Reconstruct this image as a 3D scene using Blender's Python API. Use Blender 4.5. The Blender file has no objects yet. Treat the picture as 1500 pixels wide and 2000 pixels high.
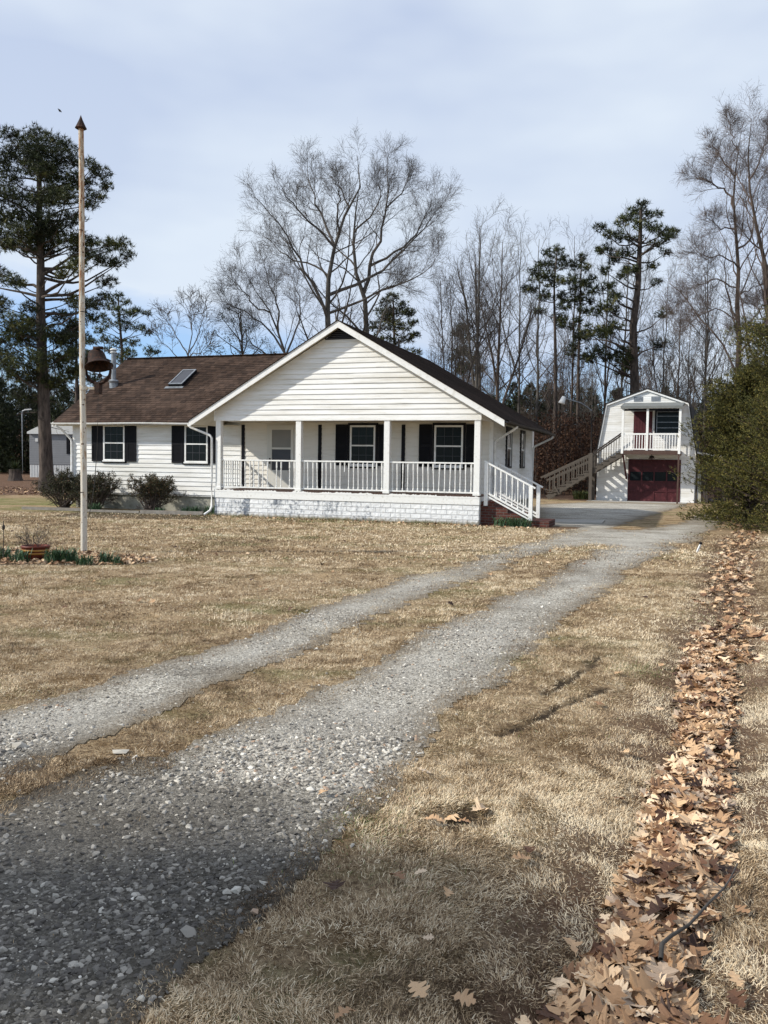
import bpy, math, numpy as np
from math import sin, cos, tan, radians, pi
from mathutils import Matrix, Vector

S = bpy.context.scene
C = S.collection
rng = np.random.default_rng(7)

# ------------------------------------------------------------------ camera
FOC, PITCH, ROLL, HCAM = 1681.0, radians(3.053), radians(0.88), 1.6
cam = bpy.data.cameras.new('camera')
cam.sensor_fit = 'VERTICAL'; cam.sensor_height = 24.0; cam.lens = 24.0 * FOC / 2000.0
cam.clip_start = 0.05; cam.clip_end = 2000
camo = bpy.data.objects.new('camera', cam); C.objects.link(camo)
camo.matrix_world = Matrix.Translation((0, 0, HCAM)) @ Matrix.Rotation(pi/2 - PITCH, 4, 'X') @ Matrix.Rotation(ROLL, 4, 'Z')
S.camera = camo

# ------------------------------------------------------------------ sun, sky, exposure
TH = radians(18.855)                      # yaw of the house
UH = np.array([cos(TH), -sin(TH), 0]); VH = np.array([sin(TH), cos(TH), 0])
tosun = Vector(-1.0*UH - 0.55*VH + np.array([0, 0, 0.75])).normalized()
SUN_EL = math.asin(tosun.z)
sl = bpy.data.lights.new('sun', 'SUN'); sl.energy = 5.0; sl.angle = radians(1.1); sl.color = (1.0, 0.95, 0.86)
so = bpy.data.objects.new('sun', sl); C.objects.link(so)
so.rotation_euler = tosun.to_track_quat('Z', 'Y').to_euler()
so.location = (-20, -5, 30)

w = bpy.data.worlds.new('World'); S.world = w; w.use_nodes = True
nt = w.node_tree; N = nt.nodes; L = nt.links; N.clear()
def nd(t, **k):
    n = N.new(t)
    for a, b in k.items(): setattr(n, a, b)
    return n
def mth(op, a, b=None, clamp=False):
    n = nd('ShaderNodeMath', operation=op, use_clamp=clamp)
    for i, x in enumerate((a, b)):
        if x is None: continue
        if isinstance(x, (int, float)): n.inputs[i].default_value = x
        else: L.new(x, n.inputs[i])
    return n.outputs[0]
out = nd('ShaderNodeOutputWorld'); bg = nd('ShaderNodeBackground'); bgc = nd('ShaderNodeBackground'); mx = nd('ShaderNodeMixShader')
sky = nd('ShaderNodeTexSky', sky_type='NISHITA'); sky.sun_disc = False; sky.sun_elevation = SUN_EL
sky.sun_rotation = math.atan2(tosun.x, tosun.y); sky.dust_density = 0.0; sky.air_density = 1.2
hz = nd('ShaderNodeMix', data_type='RGBA', blend_type='MULTIPLY'); hz.inputs[0].default_value = 1; hz.inputs[7].default_value = (.62, .92, 1.45, 1)
L.new(sky.outputs[0], hz.inputs[6]); L.new(hz.outputs[2], bg.inputs[0]); bg.inputs[1].default_value = 0.12
tc = nd('ShaderNodeTexCoord'); sep = nd('ShaderNodeSeparateXYZ'); L.new(tc.outputs['Generated'], sep.inputs[0])
mp = nd('ShaderNodeMapping'); mp.inputs['Scale'].default_value = (1, 1, 2.6); L.new(tc.outputs['Generated'], mp.inputs[0])
n1 = nd('ShaderNodeTexNoise'); n1.inputs['Scale'].default_value = 3.2; n1.inputs['Detail'].default_value = 7; n1.inputs['Roughness'].default_value = .55
n2 = nd('ShaderNodeTexNoise'); n2.inputs['Scale'].default_value = 2.1; n2.inputs['Detail'].default_value = 4
L.new(mp.outputs[0], n1.inputs[0]); L.new(mp.outputs[0], n2.inputs[0])
# cloud cover thins towards the horizon, most of all to the left
elv = mth('MULTIPLY', sep.outputs[2], 1.0)
a = mth('MULTIPLY', mth('ADD', sep.outputs[0], 0.42), 0.10)          # right = lower blue band
thr = mth('SUBTRACT', 0.150, mth('MULTIPLY', a, 1.0))
cov = mth('ADD', mth('SUBTRACT', elv, thr), mth('MULTIPLY', mth('SUBTRACT', n1.outputs[0], .5), .22))
fac = mth('MULTIPLY', mth('ADD', cov, 0.035), 12.0, True)
fac = mth('MAXIMUM', fac, mth('MULTIPLY', mth('SUBTRACT', n1.outputs[0], .44), 4.2, True))
fac = mth('ADD', mth('MULTIPLY', fac, .93), .03)
cr = nd('ShaderNodeValToRGB')
cr.color_ramp.elements[0].position = .40; cr.color_ramp.elements[0].color = (.50, .59, .80, 1)
cr.color_ramp.elements[1].position = .60; cr.color_ramp.elements[1].color = (.76, .84, .95, 1)
L.new(n2.outputs[0], cr.inputs[0])
# a brighter veil at mid elevation
veil = mth('SUBTRACT', 1.0, mth('MULTIPLY', mth('ABSOLUTE', mth('SUBTRACT', elv, 0.28)), 3.0), True)
vm = nd('ShaderNodeMix', data_type='RGBA'); L.new(mth('MULTIPLY', veil, .42), vm.inputs[0]); L.new(cr.outputs[0], vm.inputs[6]); vm.inputs[7].default_value = (.78, .88, .98, 1)
L.new(vm.outputs[2], bgc.inputs[0]); bgc.inputs[1].default_value = 1.0
L.new(fac, mx.inputs[0]); L.new(bg.outputs[0], mx.inputs[1]); L.new(bgc.outputs[0], mx.inputs[2]); L.new(mx.outputs[0], out.inputs[0])

S.view_settings.view_transform = 'Standard'; S.view_settings.look = 'None'
S.view_settings.exposure = 0.0; S.view_settings.gamma = 1.0
S.render.engine = 'CYCLES'
S.cycles.max_bounces = 5; S.cycles.diffuse_bounces = 3; S.cycles.glossy_bounces = 2; S.cycles.transparent_max_bounces = 4

# ------------------------------------------------------------------ helpers
def unit_(v): return v/(np.linalg.norm(v, axis=-1, keepdims=True)+1e-9)
def smooth(a, b, x):
    t = np.clip((np.asarray(x, float) - a) / (b - a), 0, 1); return t*t*(3-2*t)
_perm = np.random.default_rng(3).random((256, 256))
def vnoise(x, y, s=1.0):
    x = np.asarray(x, float)*s + 1000.3; y = np.asarray(y, float)*s + 1000.7
    xi = np.floor(x).astype(int); yi = np.floor(y).astype(int); fx = x-xi; fy = y-yi
    fx = fx*fx*(3-2*fx); fy = fy*fy*(3-2*fy)
    g = lambda i, j: _perm[i % 256, j % 256]
    return (g(xi, yi)*(1-fx)+g(xi+1, yi)*fx)*(1-fy) + (g(xi, yi+1)*(1-fx)+g(xi+1, yi+1)*fx)*fy - .5
def fbm(x, y, s=1.0):
    return vnoise(x, y, s) + .5*vnoise(y+9, x+4, s*2.1) + .25*vnoise(x-7, y+3, s*4.3)
def ray(px, py):
    x, y = px-750, py-1000
    x, y = x*cos(ROLL)+y*sin(ROLL), -x*sin(ROLL)+y*cos(ROLL)
    return np.array([x, FOC*cos(PITCH)-y*sin(PITCH), -FOC*sin(PITCH)-y*cos(PITCH)])
def at(px, py, Y):
    d = ray(px, py); t = Y/d[1]; p = d*t; p[2] += HCAM; return p
def ground_at(px, py):
    d = ray(px, py); t = -HCAM/d[2]; return d[:2]*t
SWALE = np.array([ground_at(*q) for q in [(1200, 2300), (1205, 2000), (1290, 1800), (1320, 1650), (1362, 1500), (1385, 1300), (1430, 1180), (1430, 1100), (1455, 1045), (1500, 990)]])
def dist_line(x, y, P):
    x = np.asarray(x, float); y = np.asarray(y, float); best = np.full(x.shape, 1e9)
    for a, b in zip(P[:-1], P[1:]):
        ab = b-a; t = np.clip(((x-a[0])*ab[0]+(y-a[1])*ab[1])/(ab@ab), 0, 1)
        best = np.minimum(best, np.hypot(x-a[0]-t*ab[0], y-a[1]-t*ab[1]))
    return best
RUTS = [np.array([ground_at(*q) for q in l]) for l in
        ([(1060, 1352), (1085, 1345), (1125, 1320), (1180, 1278)], [(985, 1436), (1040, 1408), (1100, 1378), (1190, 1342)])]
HOLE = ground_at(892, 1592)
def gz(x, y):
    x = np.asarray(x, float); y = np.asarray(y, float)
    z = 0.5*smooth(50, 66, y) - .07*np.exp(-(dist_line(x, y, SWALE)/.35)**2)*smooth(24, 14, y)
    z = z + .012*fbm(x, y, 1.3)*smooth(1, 3, y)*smooth(18, 10, y)
    for r in RUTS: z = z - .022*np.exp(-(dist_line(x+.06*vnoise(x, y, 5), y, r)/.035)**2)*smooth(-.25, .1, vnoise(x, y, 2.7))
    z = z - .05*np.exp(-(np.hypot((x-HOLE[0])/1.6, y-HOLE[1])/.09)**2)
    return z

def inpoly(x, y, P):
    x = np.asarray(x, float); y = np.asarray(y, float); c = np.zeros(x.shape, bool); n = len(P)
    for i in range(n):
        x1, y1 = P[i]; x2, y2 = P[(i+1) % n]
        if y1 == y2: continue
        c ^= ((y1 > y) != (y2 > y)) & (x < (x2-x1)*(y-y1)/(y2-y1)+x1)
    return c

MATS = {}
def mat(name, cols, scale=8.0, rough=.8, bump=.0, bscale=40.0, detail=6, stretch=(1, 1, 1), spec=.3, metal=0.0, attr=None, pos=None, tex=None, extra=None):
    m = bpy.data.materials.new(name); m.use_nodes = True
    t = m.node_tree; n = t.nodes; l = t.links; b = n['Principled BSDF']
    b.inputs['Roughness'].default_value = rough; b.inputs['Specular IOR Level'].default_value = spec; b.inputs['Metallic'].default_value = metal
    tcn = n.new('ShaderNodeTexCoord'); mpn = n.new('ShaderNodeMapping'); mpn.inputs['Scale'].default_value = stretch
    l.new(tcn.outputs['Object'], mpn.inputs[0])
    ramp = n.new('ShaderNodeValToRGB'); e = ramp.color_ramp.elements
    pos = pos or [i/(len(cols)-1) if len(cols) > 1 else 0 for i in range(len(cols))]
    e[0].color = (*cols[0], 1); e[0].position = pos[0]; e[1].color = (*cols[-1], 1); e[1].position = pos[-1]
    for c_, p_ in list(zip(cols, pos))[1:-1]:
        q = e.new(p_); q.color = (*c_, 1)
    if attr:
        an = n.new('ShaderNodeAttribute'); an.attribute_name = attr; l.new(an.outputs['Fac'], ramp.inputs[0])
    else:
        nn = n.new('ShaderNodeTexNoise'); nn.inputs['Scale'].default_value = scale; nn.inputs['Detail'].default_value = detail; nn.inputs['Roughness'].default_value = .62
        l.new(mpn.outputs[0], nn.inputs[0]); l.new(nn.outputs[0], ramp.inputs[0])
    l.new(ramp.outputs[0], b.inputs['Base Color'])
    if bump:
        bn = n.new('ShaderNodeTexNoise'); bn.inputs['Scale'].default_value = bscale; bn.inputs['Detail'].default_value = 5
        l.new(mpn.outputs[0], bn.inputs[0])
        bu = n.new('ShaderNodeBump'); bu.inputs['Strength'].default_value = bump; bu.inputs['Distance'].default_value = .02
        l.new(bn.outputs[0], bu.inputs['Height']); l.new(bu.outputs[0], b.inputs['Normal'])
    MATS[name] = m
    if extra: extra(t, n, l, b, ramp, mpn)
    return m

class MB:
    """collects shapes; build() links them as one mesh object"""
    def __init__(s): s.v = []; s.f = []; s.a = []; s.n = 0
    def add(s, v, f, a=None):
        v = np.asarray(v, float).reshape(-1, 3); f = np.asarray(f, int)
        s.v.append(v); s.f.append(f + s.n); s.n += len(v)
        s.a.append(np.zeros(len(f)) if a is None else (np.full(len(f), a) if np.isscalar(a) else np.asarray(a)))
        return s
    def box(s, x0, y0, z0, x1, y1, z1, a=None):
        v = [(x0, y0, z0), (x1, y0, z0), (x1, y1, z0), (x0, y1, z0), (x0, y0, z1), (x1, y0, z1), (x1, y1, z1), (x0, y1, z1)]
        f = [(0, 3, 2, 1), (4, 5, 6, 7), (0, 1, 5, 4), (1, 2, 6, 5), (2, 3, 7, 6), (3, 0, 4, 7)]
        return s.add(v, f, a)
    def bar(s, p, q, w, h, up=(0, 0, 1), a=None):
        p = np.array(p, float); q = np.array(q, float); d = q-p; d /= np.linalg.norm(d)
        up = np.array(up, float); sd = np.cross(d, up); sd /= np.linalg.norm(sd); uu = np.cross(sd, d)
        v = [c + i*sd*w/2 + j*uu*h/2 for c in (p, q) for i, j in ((-1, -1), (1, -1), (1, 1), (-1, 1))]
        return s.add(v, [(0, 1, 2, 3), (7, 6, 5, 4), (0, 4, 5, 1), (1, 5, 6, 2), (2, 6, 7, 3), (3, 7, 4, 0)], a)
    def prism(s, poly, a, b, axis='y'):
        """poly of 2-D points extruded from a to b along axis (y: (x,z) points, x: (y,z) points, z: (x,y) points)"""
        mk = {'y': lambda p, t: (p[0], t, p[1]), 'x': lambda p, t: (t, p[0], p[1]), 'z': lambda p, t: (p[0], p[1], t)}[axis]
        n = len(poly); s0 = s.n
        v = [mk(p, a) for p in poly] + [mk(p, b) for p in poly]
        s.v.append(np.array(v, float)); s.n += 2*n
        for f in ([tuple(range(n))], [tuple(range(2*n-1, n-1, -1))]): s.f.append(np.array(f)+s0); s.a.append(np.zeros(1))
        s.f.append(np.array([(i, i+n, (i+1) % n+n, (i+1) % n) for i in range(n)])+s0); s.a.append(np.zeros(n))
        return s
    def lathe(s, prof, c=(0, 0, 0), k=20, M=None):
        pr = np.array(prof, float); n = len(pr); an = np.arange(k)*2*pi/k
        v = np.stack([pr[:, None, 0]*np.cos(an), pr[:, None, 0]*np.sin(an), np.repeat(pr[:, 1:2], k, 1)], -1).reshape(-1, 3)
        if M is not None: v = v @ np.array(M).T
        v = v + np.array(c)
        f = [(i*k+j, i*k+(j+1) % k, (i+1)*k+(j+1) % k, (i+1)*k+j) for i in range(n-1) for j in range(k)]
        return s.add(v, f)
    def tubes(s, P, R, k=6, a=None):
        """P (B,n,3) polylines, R (B,n) radii"""
        P = np.asarray(P, float); R = np.asarray(R, float)
        if P.ndim == 2: P = P[None]; R = np.broadcast_to(R, P.shape[:2])
        B, n, _ = P.shape
        T = np.gradient(P, axis=1); T /= np.linalg.norm(T, axis=2, keepdims=True)+1e-9
        m = T.mean(1); ref = np.where(np.abs(m[:, 2:3]) < .8, np.array([[0, 0, 1.]]), np.array([[1., 0, 0]]))[:, None]
        A = np.cross(T, np.broadcast_to(ref, T.shape)); A /= np.linalg.norm(A, axis=2, keepdims=True)+1e-9; Bn = np.cross(T, A)
        an = np.arange(k)*2*pi/k
        V = P[:, :, None] + R[:, :, None, None]*(A[:, :, None]*np.cos(an)[None, None, :, None]+Bn[:, :, None]*np.sin(an)[None, None, :, None])
        idx = np.arange(B*n*k).reshape(B, n, k); nx = np.roll(idx, -1, 2)
        F = np.stack([idx[:, :-1], nx[:, :-1], nx[:, 1:], idx[:, 1:]], -1).reshape(-1, 4)
        return s.add(V.reshape(-1, 3), F, a)
    def build(s, name, material, parent=None, smooth_=False, attr=False):
        me = bpy.data.meshes.new(name)
        V = np.concatenate(s.v).astype(np.float32)
        tot = [f.shape[1] for f in s.f]
        loops = np.concatenate([f.reshape(-1) for f in s.f]).astype(np.int32)
        cnt = np.concatenate([np.full(len(f), f.shape[1]) for f in s.f]).astype(np.int32)
        st = np.concatenate([[0], np.cumsum(cnt)[:-1]]).astype(np.int32)
        me.vertices.add(len(V)); me.vertices.foreach_set('co', V.reshape(-1))
        me.loops.add(len(loops)); me.loops.foreach_set('vertex_index', loops)
        me.polygons.add(len(cnt)); me.polygons.foreach_set('loop_start', st); me.polygons.foreach_set('loop_total', cnt)
        me.polygons.foreach_set('use_smooth', np.full(len(cnt), bool(smooth_)))
        me.update(calc_edges=True)
        if attr:
            at_ = me.attributes.new('rnd', 'FLOAT', 'FACE'); at_.data.foreach_set('value', np.concatenate(s.a).astype(np.float32))
        me.materials.append(material)
        o = bpy.data.objects.new(name, me); C.objects.link(o)
        if parent is not None: o.parent = parent
        return o
def tag(o, label=None, cat=None, group=None, kind=None):
    if label: o['label'] = label
    if cat: o['category'] = cat
    if group: o['group'] = group
    if kind: o['kind'] = kind
    return o
def empty(name, loc=(0, 0, 0), rz=0.0, label=None, cat=None, group=None):
    o = bpy.data.objects.new(name, None); C.objects.link(o); o.location = [float(q) for q in loc]; o.rotation_euler = (0, 0, rz)
    o.empty_display_size = .2
    return tag(o, label, cat, group)
def copy_thing(src, loc, rz=0, sc=1.0, label=None, group=None):
    r = src.copy(); C.objects.link(r); r.location = [float(q) for q in loc]; r.rotation_euler = (0, 0, rz); r.scale = (sc, sc, sc) if np.isscalar(sc) else sc
    if label: r['label'] = label
    if group: r['group'] = group
    for ch in list(src.children):
        c = ch.copy(); C.objects.link(c); c.parent = r
        for g in ch.children:
            d = g.copy(); C.objects.link(d); d.parent = c
    return r

# ------------------------------------------------------------------ materials
def dirt(t, n, l, b, ramp, mpn):
    # weather stains multiplied over the paint
    nn = n.new('ShaderNodeTexNoise'); nn.inputs['Scale'].default_value = 1.1; nn.inputs['Detail'].default_value = 8; nn.inputs['Roughness'].default_value = .7
    l.new(mpn.outputs[0], nn.inputs[0])
    r2 = n.new('ShaderNodeValToRGB'); r2.color_ramp.elements[0].position = .30; r2.color_ramp.elements[0].color = (.76, .73, .66, 1)
    r2.color_ramp.elements[1].position = .56; r2.color_ramp.elements[1].color = (1, 1, 1, 1); l.new(nn.outputs[0], r2.inputs[0])
    m = n.new('ShaderNodeMix'); m.data_type = 'RGBA'; m.blend_type = 'MULTIPLY'; m.inputs[0].default_value = 1
    l.new(ramp.outputs[0], m.inputs[6]); l.new(r2.outputs[0], m.inputs[7]); l.new(m.outputs[2], b.inputs['Base Color'])
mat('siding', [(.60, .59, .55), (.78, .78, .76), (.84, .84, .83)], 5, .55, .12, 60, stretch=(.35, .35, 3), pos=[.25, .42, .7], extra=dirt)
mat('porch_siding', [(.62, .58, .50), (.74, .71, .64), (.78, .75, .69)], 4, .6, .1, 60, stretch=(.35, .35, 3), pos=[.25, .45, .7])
mat('white_paint', [(.55, .53, .48), (.80, .80, .77), (.84, .84, .82)], 14, .55, .2, 50, pos=[.27, .42, .7])
mat('trim_white', [(.66, .65, .61), (.80, .80, .78)], 6, .5, .05, 30, pos=[.3, .5])
mat('soffit', [(.55, .50, .40), (.68, .64, .54)], 3, .7, .05, pos=[.35, .65])
mat('black_trim', [(.006, .006, .008), (.012, .012, .015)], 10, .5, .05, spec=.12)
mat('glass_dark', [(.006, .008, .010), (.014, .018, .020)], 2, .12, 0, spec=.10)
mat('screen_grey', [(.20, .195, .18), (.25, .24, .22)], 3, .5, .02)
mat('screen_dark', [(.05, .052, .06), (.07, .07, .08)], 3, .4, .02)
mat('door_white', [(.55, .54, .49), (.66, .64, .58)], 3, .5, .03)
mat('galvanised', [(.17, .185, .205), (.30, .32, .34)], 9, .42, .05, metal=.25, pos=[.35, .65])
mat('maroon', [(.05, .010, .013), (.09, .019, .023)], 7, .55, .08, 30, pos=[.3, .7])
mat('maroon_worn', [(.042, .009, .012), (.075, .015, .019), (.26, .12, .11)], 5, .55, .1, 30, pos=[.3, .62, .74])
mat('rust', [(.014, .009, .008), (.038, .018, .012), (.10, .04, .022)], 16, .8, .5, 60, pos=[.35, .55, .75], metal=.2)
mat('iron_dark', [(.02, .018, .017), (.06, .045, .035)], 14, .7, .2)
mat('rope', [(.06, .055, .045), (.10, .09, .08)], 30, .9)
mat('grey_wood', [(.055, .046, .037), (.125, .108, .09)], 5, .85, .4, 50, stretch=(1, 1, 8))
mat('brown_wood', [(.05, .03, .024), (.12, .075, .06)], 5, .85, .3, 50)
mat('brick_red', [(.06, .02, .015), (.14, .05, .035), (.10, .075, .06)], 7, .9, .5, 30)
mat('concrete', [(.30, .285, .255), (.46, .44, .40)], 4, .9, .25, 40)
mat('block_grey', [(.14, .14, .11), (.36, .35, .29), (.46, .44, .38)], 2.4, .9, .35, 26, pos=[.3, .5, .7])
mat('bark_pine', [(.028, .022, .019), (.085, .066, .055), (.13, .10, .082)], 7, .95, .9, 14, stretch=(1, 1, .25), pos=[.35, .55, .75])
mat('bark_brown', [(.04, .03, .024), (.11, .082, .066)], 7, .95, .8, 14, stretch=(1, 1, .25), pos=[.35, .7])
mat('bark_grey', [(.038, .033, .028), (.095, .085, .075), (.17, .155, .14)], 3, .95, .6, 14, stretch=(1, 1, .3), pos=[.35, .55, .75])
mat('twig', [(.055, .046, .040), (.13, .112, .098)], 1.0, .9, pos=[.35, .7])
mat('twig_red', [(.07, .05, .042), (.16, .125, .108)], 1.0, .9, pos=[.35, .7])
mat('needles', [(.009, .013, .005), (.028, .038, .010), (.072, .085, .022), (.15, .14, .04)], attr='rnd', rough=.65, pos=[0, .45, .85, 1])
mat('needles_light', [(.020, .035, .012), (.055, .075, .020), (.11, .12, .035), (.16, .14, .05)], attr='rnd', rough=.65, pos=[0, .45, .85, 1])
mat('cedar_green', [(.008, .011, .004), (.040, .044, .010), (.115, .108, .022), (.21, .165, .04)], attr='rnd', rough=.7, pos=[0, .4, .8, 1])
mat('leaf_evergreen', [(.010, .016, .008), (.032, .042, .020), (.07, .08, .045)], attr='rnd', rough=.4, spec=.4)
mat('leaf_brown', [(.035, .016, .010), (.09, .042, .022), (.14, .08, .042)], attr='rnd', rough=.8)
mat('shrub_leaf', [(.012, .016, .007), (.040, .045, .018), (.085, .065, .028), (.15, .075, .032)], attr='rnd', rough=.7, pos=[0, .4, .8, 1])
mat('daffodil_leaf', [(.018, .045, .022), (.045, .10, .045), (.09, .16, .07)], attr='rnd', rough=.5)
mat('oak_leaf', [(.045, .020, .011), (.14, .065, .032), (.34, .195, .10), (.57, .375, .21), (.75, .57, .38), (.38, .28, .20)], attr='rnd', rough=.62, spec=.35)
mat('grass_blade', [(.085, .052, .028), (.22, .145, .075), (.44, .32, .19), (.63, .49, .315), (.77, .65, .46), (.18, .20, .07), (.09, .13, .035)], attr='rnd', rough=.7, pos=[0, .2, .45, .7, .88, .93, 1])
mat('stone', [(.095, .085, .073), (.24, .218, .185), (.43, .395, .335), (.62, .58, .50), (.78, .73, .64), (.38, .27, .19)], attr='rnd', rough=.85, pos=[0, .3, .6, .85, .96, 1])
mat('awning', [(.10, .105, .10), (.24, .25, .24)], 5, .6, .1)
mat('roof_dark', [(.012, .011, .010), (.030, .027, .025)], 18, .9, .5, 60)
mat('grey_siding', [(.20, .205, .215), (.27, .275, .285)], 3, .6, .05)
mat('grey_roof', [(.26, .26, .24), (.38, .37, .35)], 3, .8, .1)
mat('lamp_white', [(.62, .62, .60), (.74, .74, .72)], 6, .4)
mat('pot_cream', [(.42, .36, .24), (.60, .54, .40)], 8, .6, .1)
mat('pot_red', [(.10, .02, .012), (.16, .035, .018)], 12, .5, .1)
mat('pot_stripe', [(.38, .17, .03), (.50, .26, .06)], 12, .5, .1)
mat('soil', [(.03, .018, .012), (.08, .05, .034)], 20, .95, .5)
mat('timber_grey', [(.10, .085, .07), (.24, .215, .185), (.42, .40, .36)], 5, .85, .3)
mat('bird', [(.02, .02, .022), (.05, .05, .05)], 20, .7)

def pole_extra(t, n, l, b, ramp, mpn):
    nn = n.new('ShaderNodeTexNoise'); nn.inputs['Scale'].default_value = 3.0; nn.inputs['Detail'].default_value = 9; nn.inputs['Roughness'].default_value = .75
    m3 = n.new('ShaderNodeMapping'); m3.inputs['Scale'].default_value = (6, 6, 1.1); tcn = n.new('ShaderNodeTexCoord'); l.new(tcn.outputs['Object'], m3.inputs[0]); l.new(m3.outputs[0], nn.inputs[0])
    sp = n.new('ShaderNodeSeparateXYZ'); l.new(tcn.outputs['Object'], sp.inputs[0])
    mm = n.new('ShaderNodeMath'); mm.operation = 'MULTIPLY_ADD'; l.new(sp.outputs[2], mm.inputs[0]); mm.inputs[1].default_value = .022; l.new(nn.outputs[0], mm.inputs[2])
    r2 = n.new('ShaderNodeValToRGB'); e = r2.color_ramp.elements
    e[0].position = .56; e[0].color = (.58, .54, .46, 1); e[1].position = .80; e[1].color = (.17, .065, .028, 1)
    q = e.new(.63); q.color = (.46, .36, .25, 1); q = e.new(.72); q.color = (.27, .12, .055, 1)
    l.new(mm.outputs[0], r2.inputs[0])
    # small dark flaked spots
    v = n.new('ShaderNodeTexNoise'); v.inputs['Scale'].default_value = 16; v.inputs['Detail'].default_value = 3; l.new(tcn.outputs['Object'], v.inputs[0])
    r3 = n.new('ShaderNodeValToRGB'); r3.color_ramp.elements[0].position = .31; r3.color_ramp.elements[0].color = (.2, .12, .08, 1); r3.color_ramp.elements[1].position = .36; r3.color_ramp.elements[1].color = (1, 1, 1, 1)
    l.new(v.outputs[0], r3.inputs[0])
    m = n.new('ShaderNodeMix'); m.data_type = 'RGBA'; m.blend_type = 'MULTIPLY'; m.inputs[0].default_value = 1
    l.new(r2.outputs[0], m.inputs[6]); l.new(r3.outputs[0], m.inputs[7]); l.new(m.outputs[2], b.inputs['Base Color'])
mat('pole_paint', [(.4, .38, .32), (.6, .56, .5)], 6, .75, .35, 40, extra=pole_extra)

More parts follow.
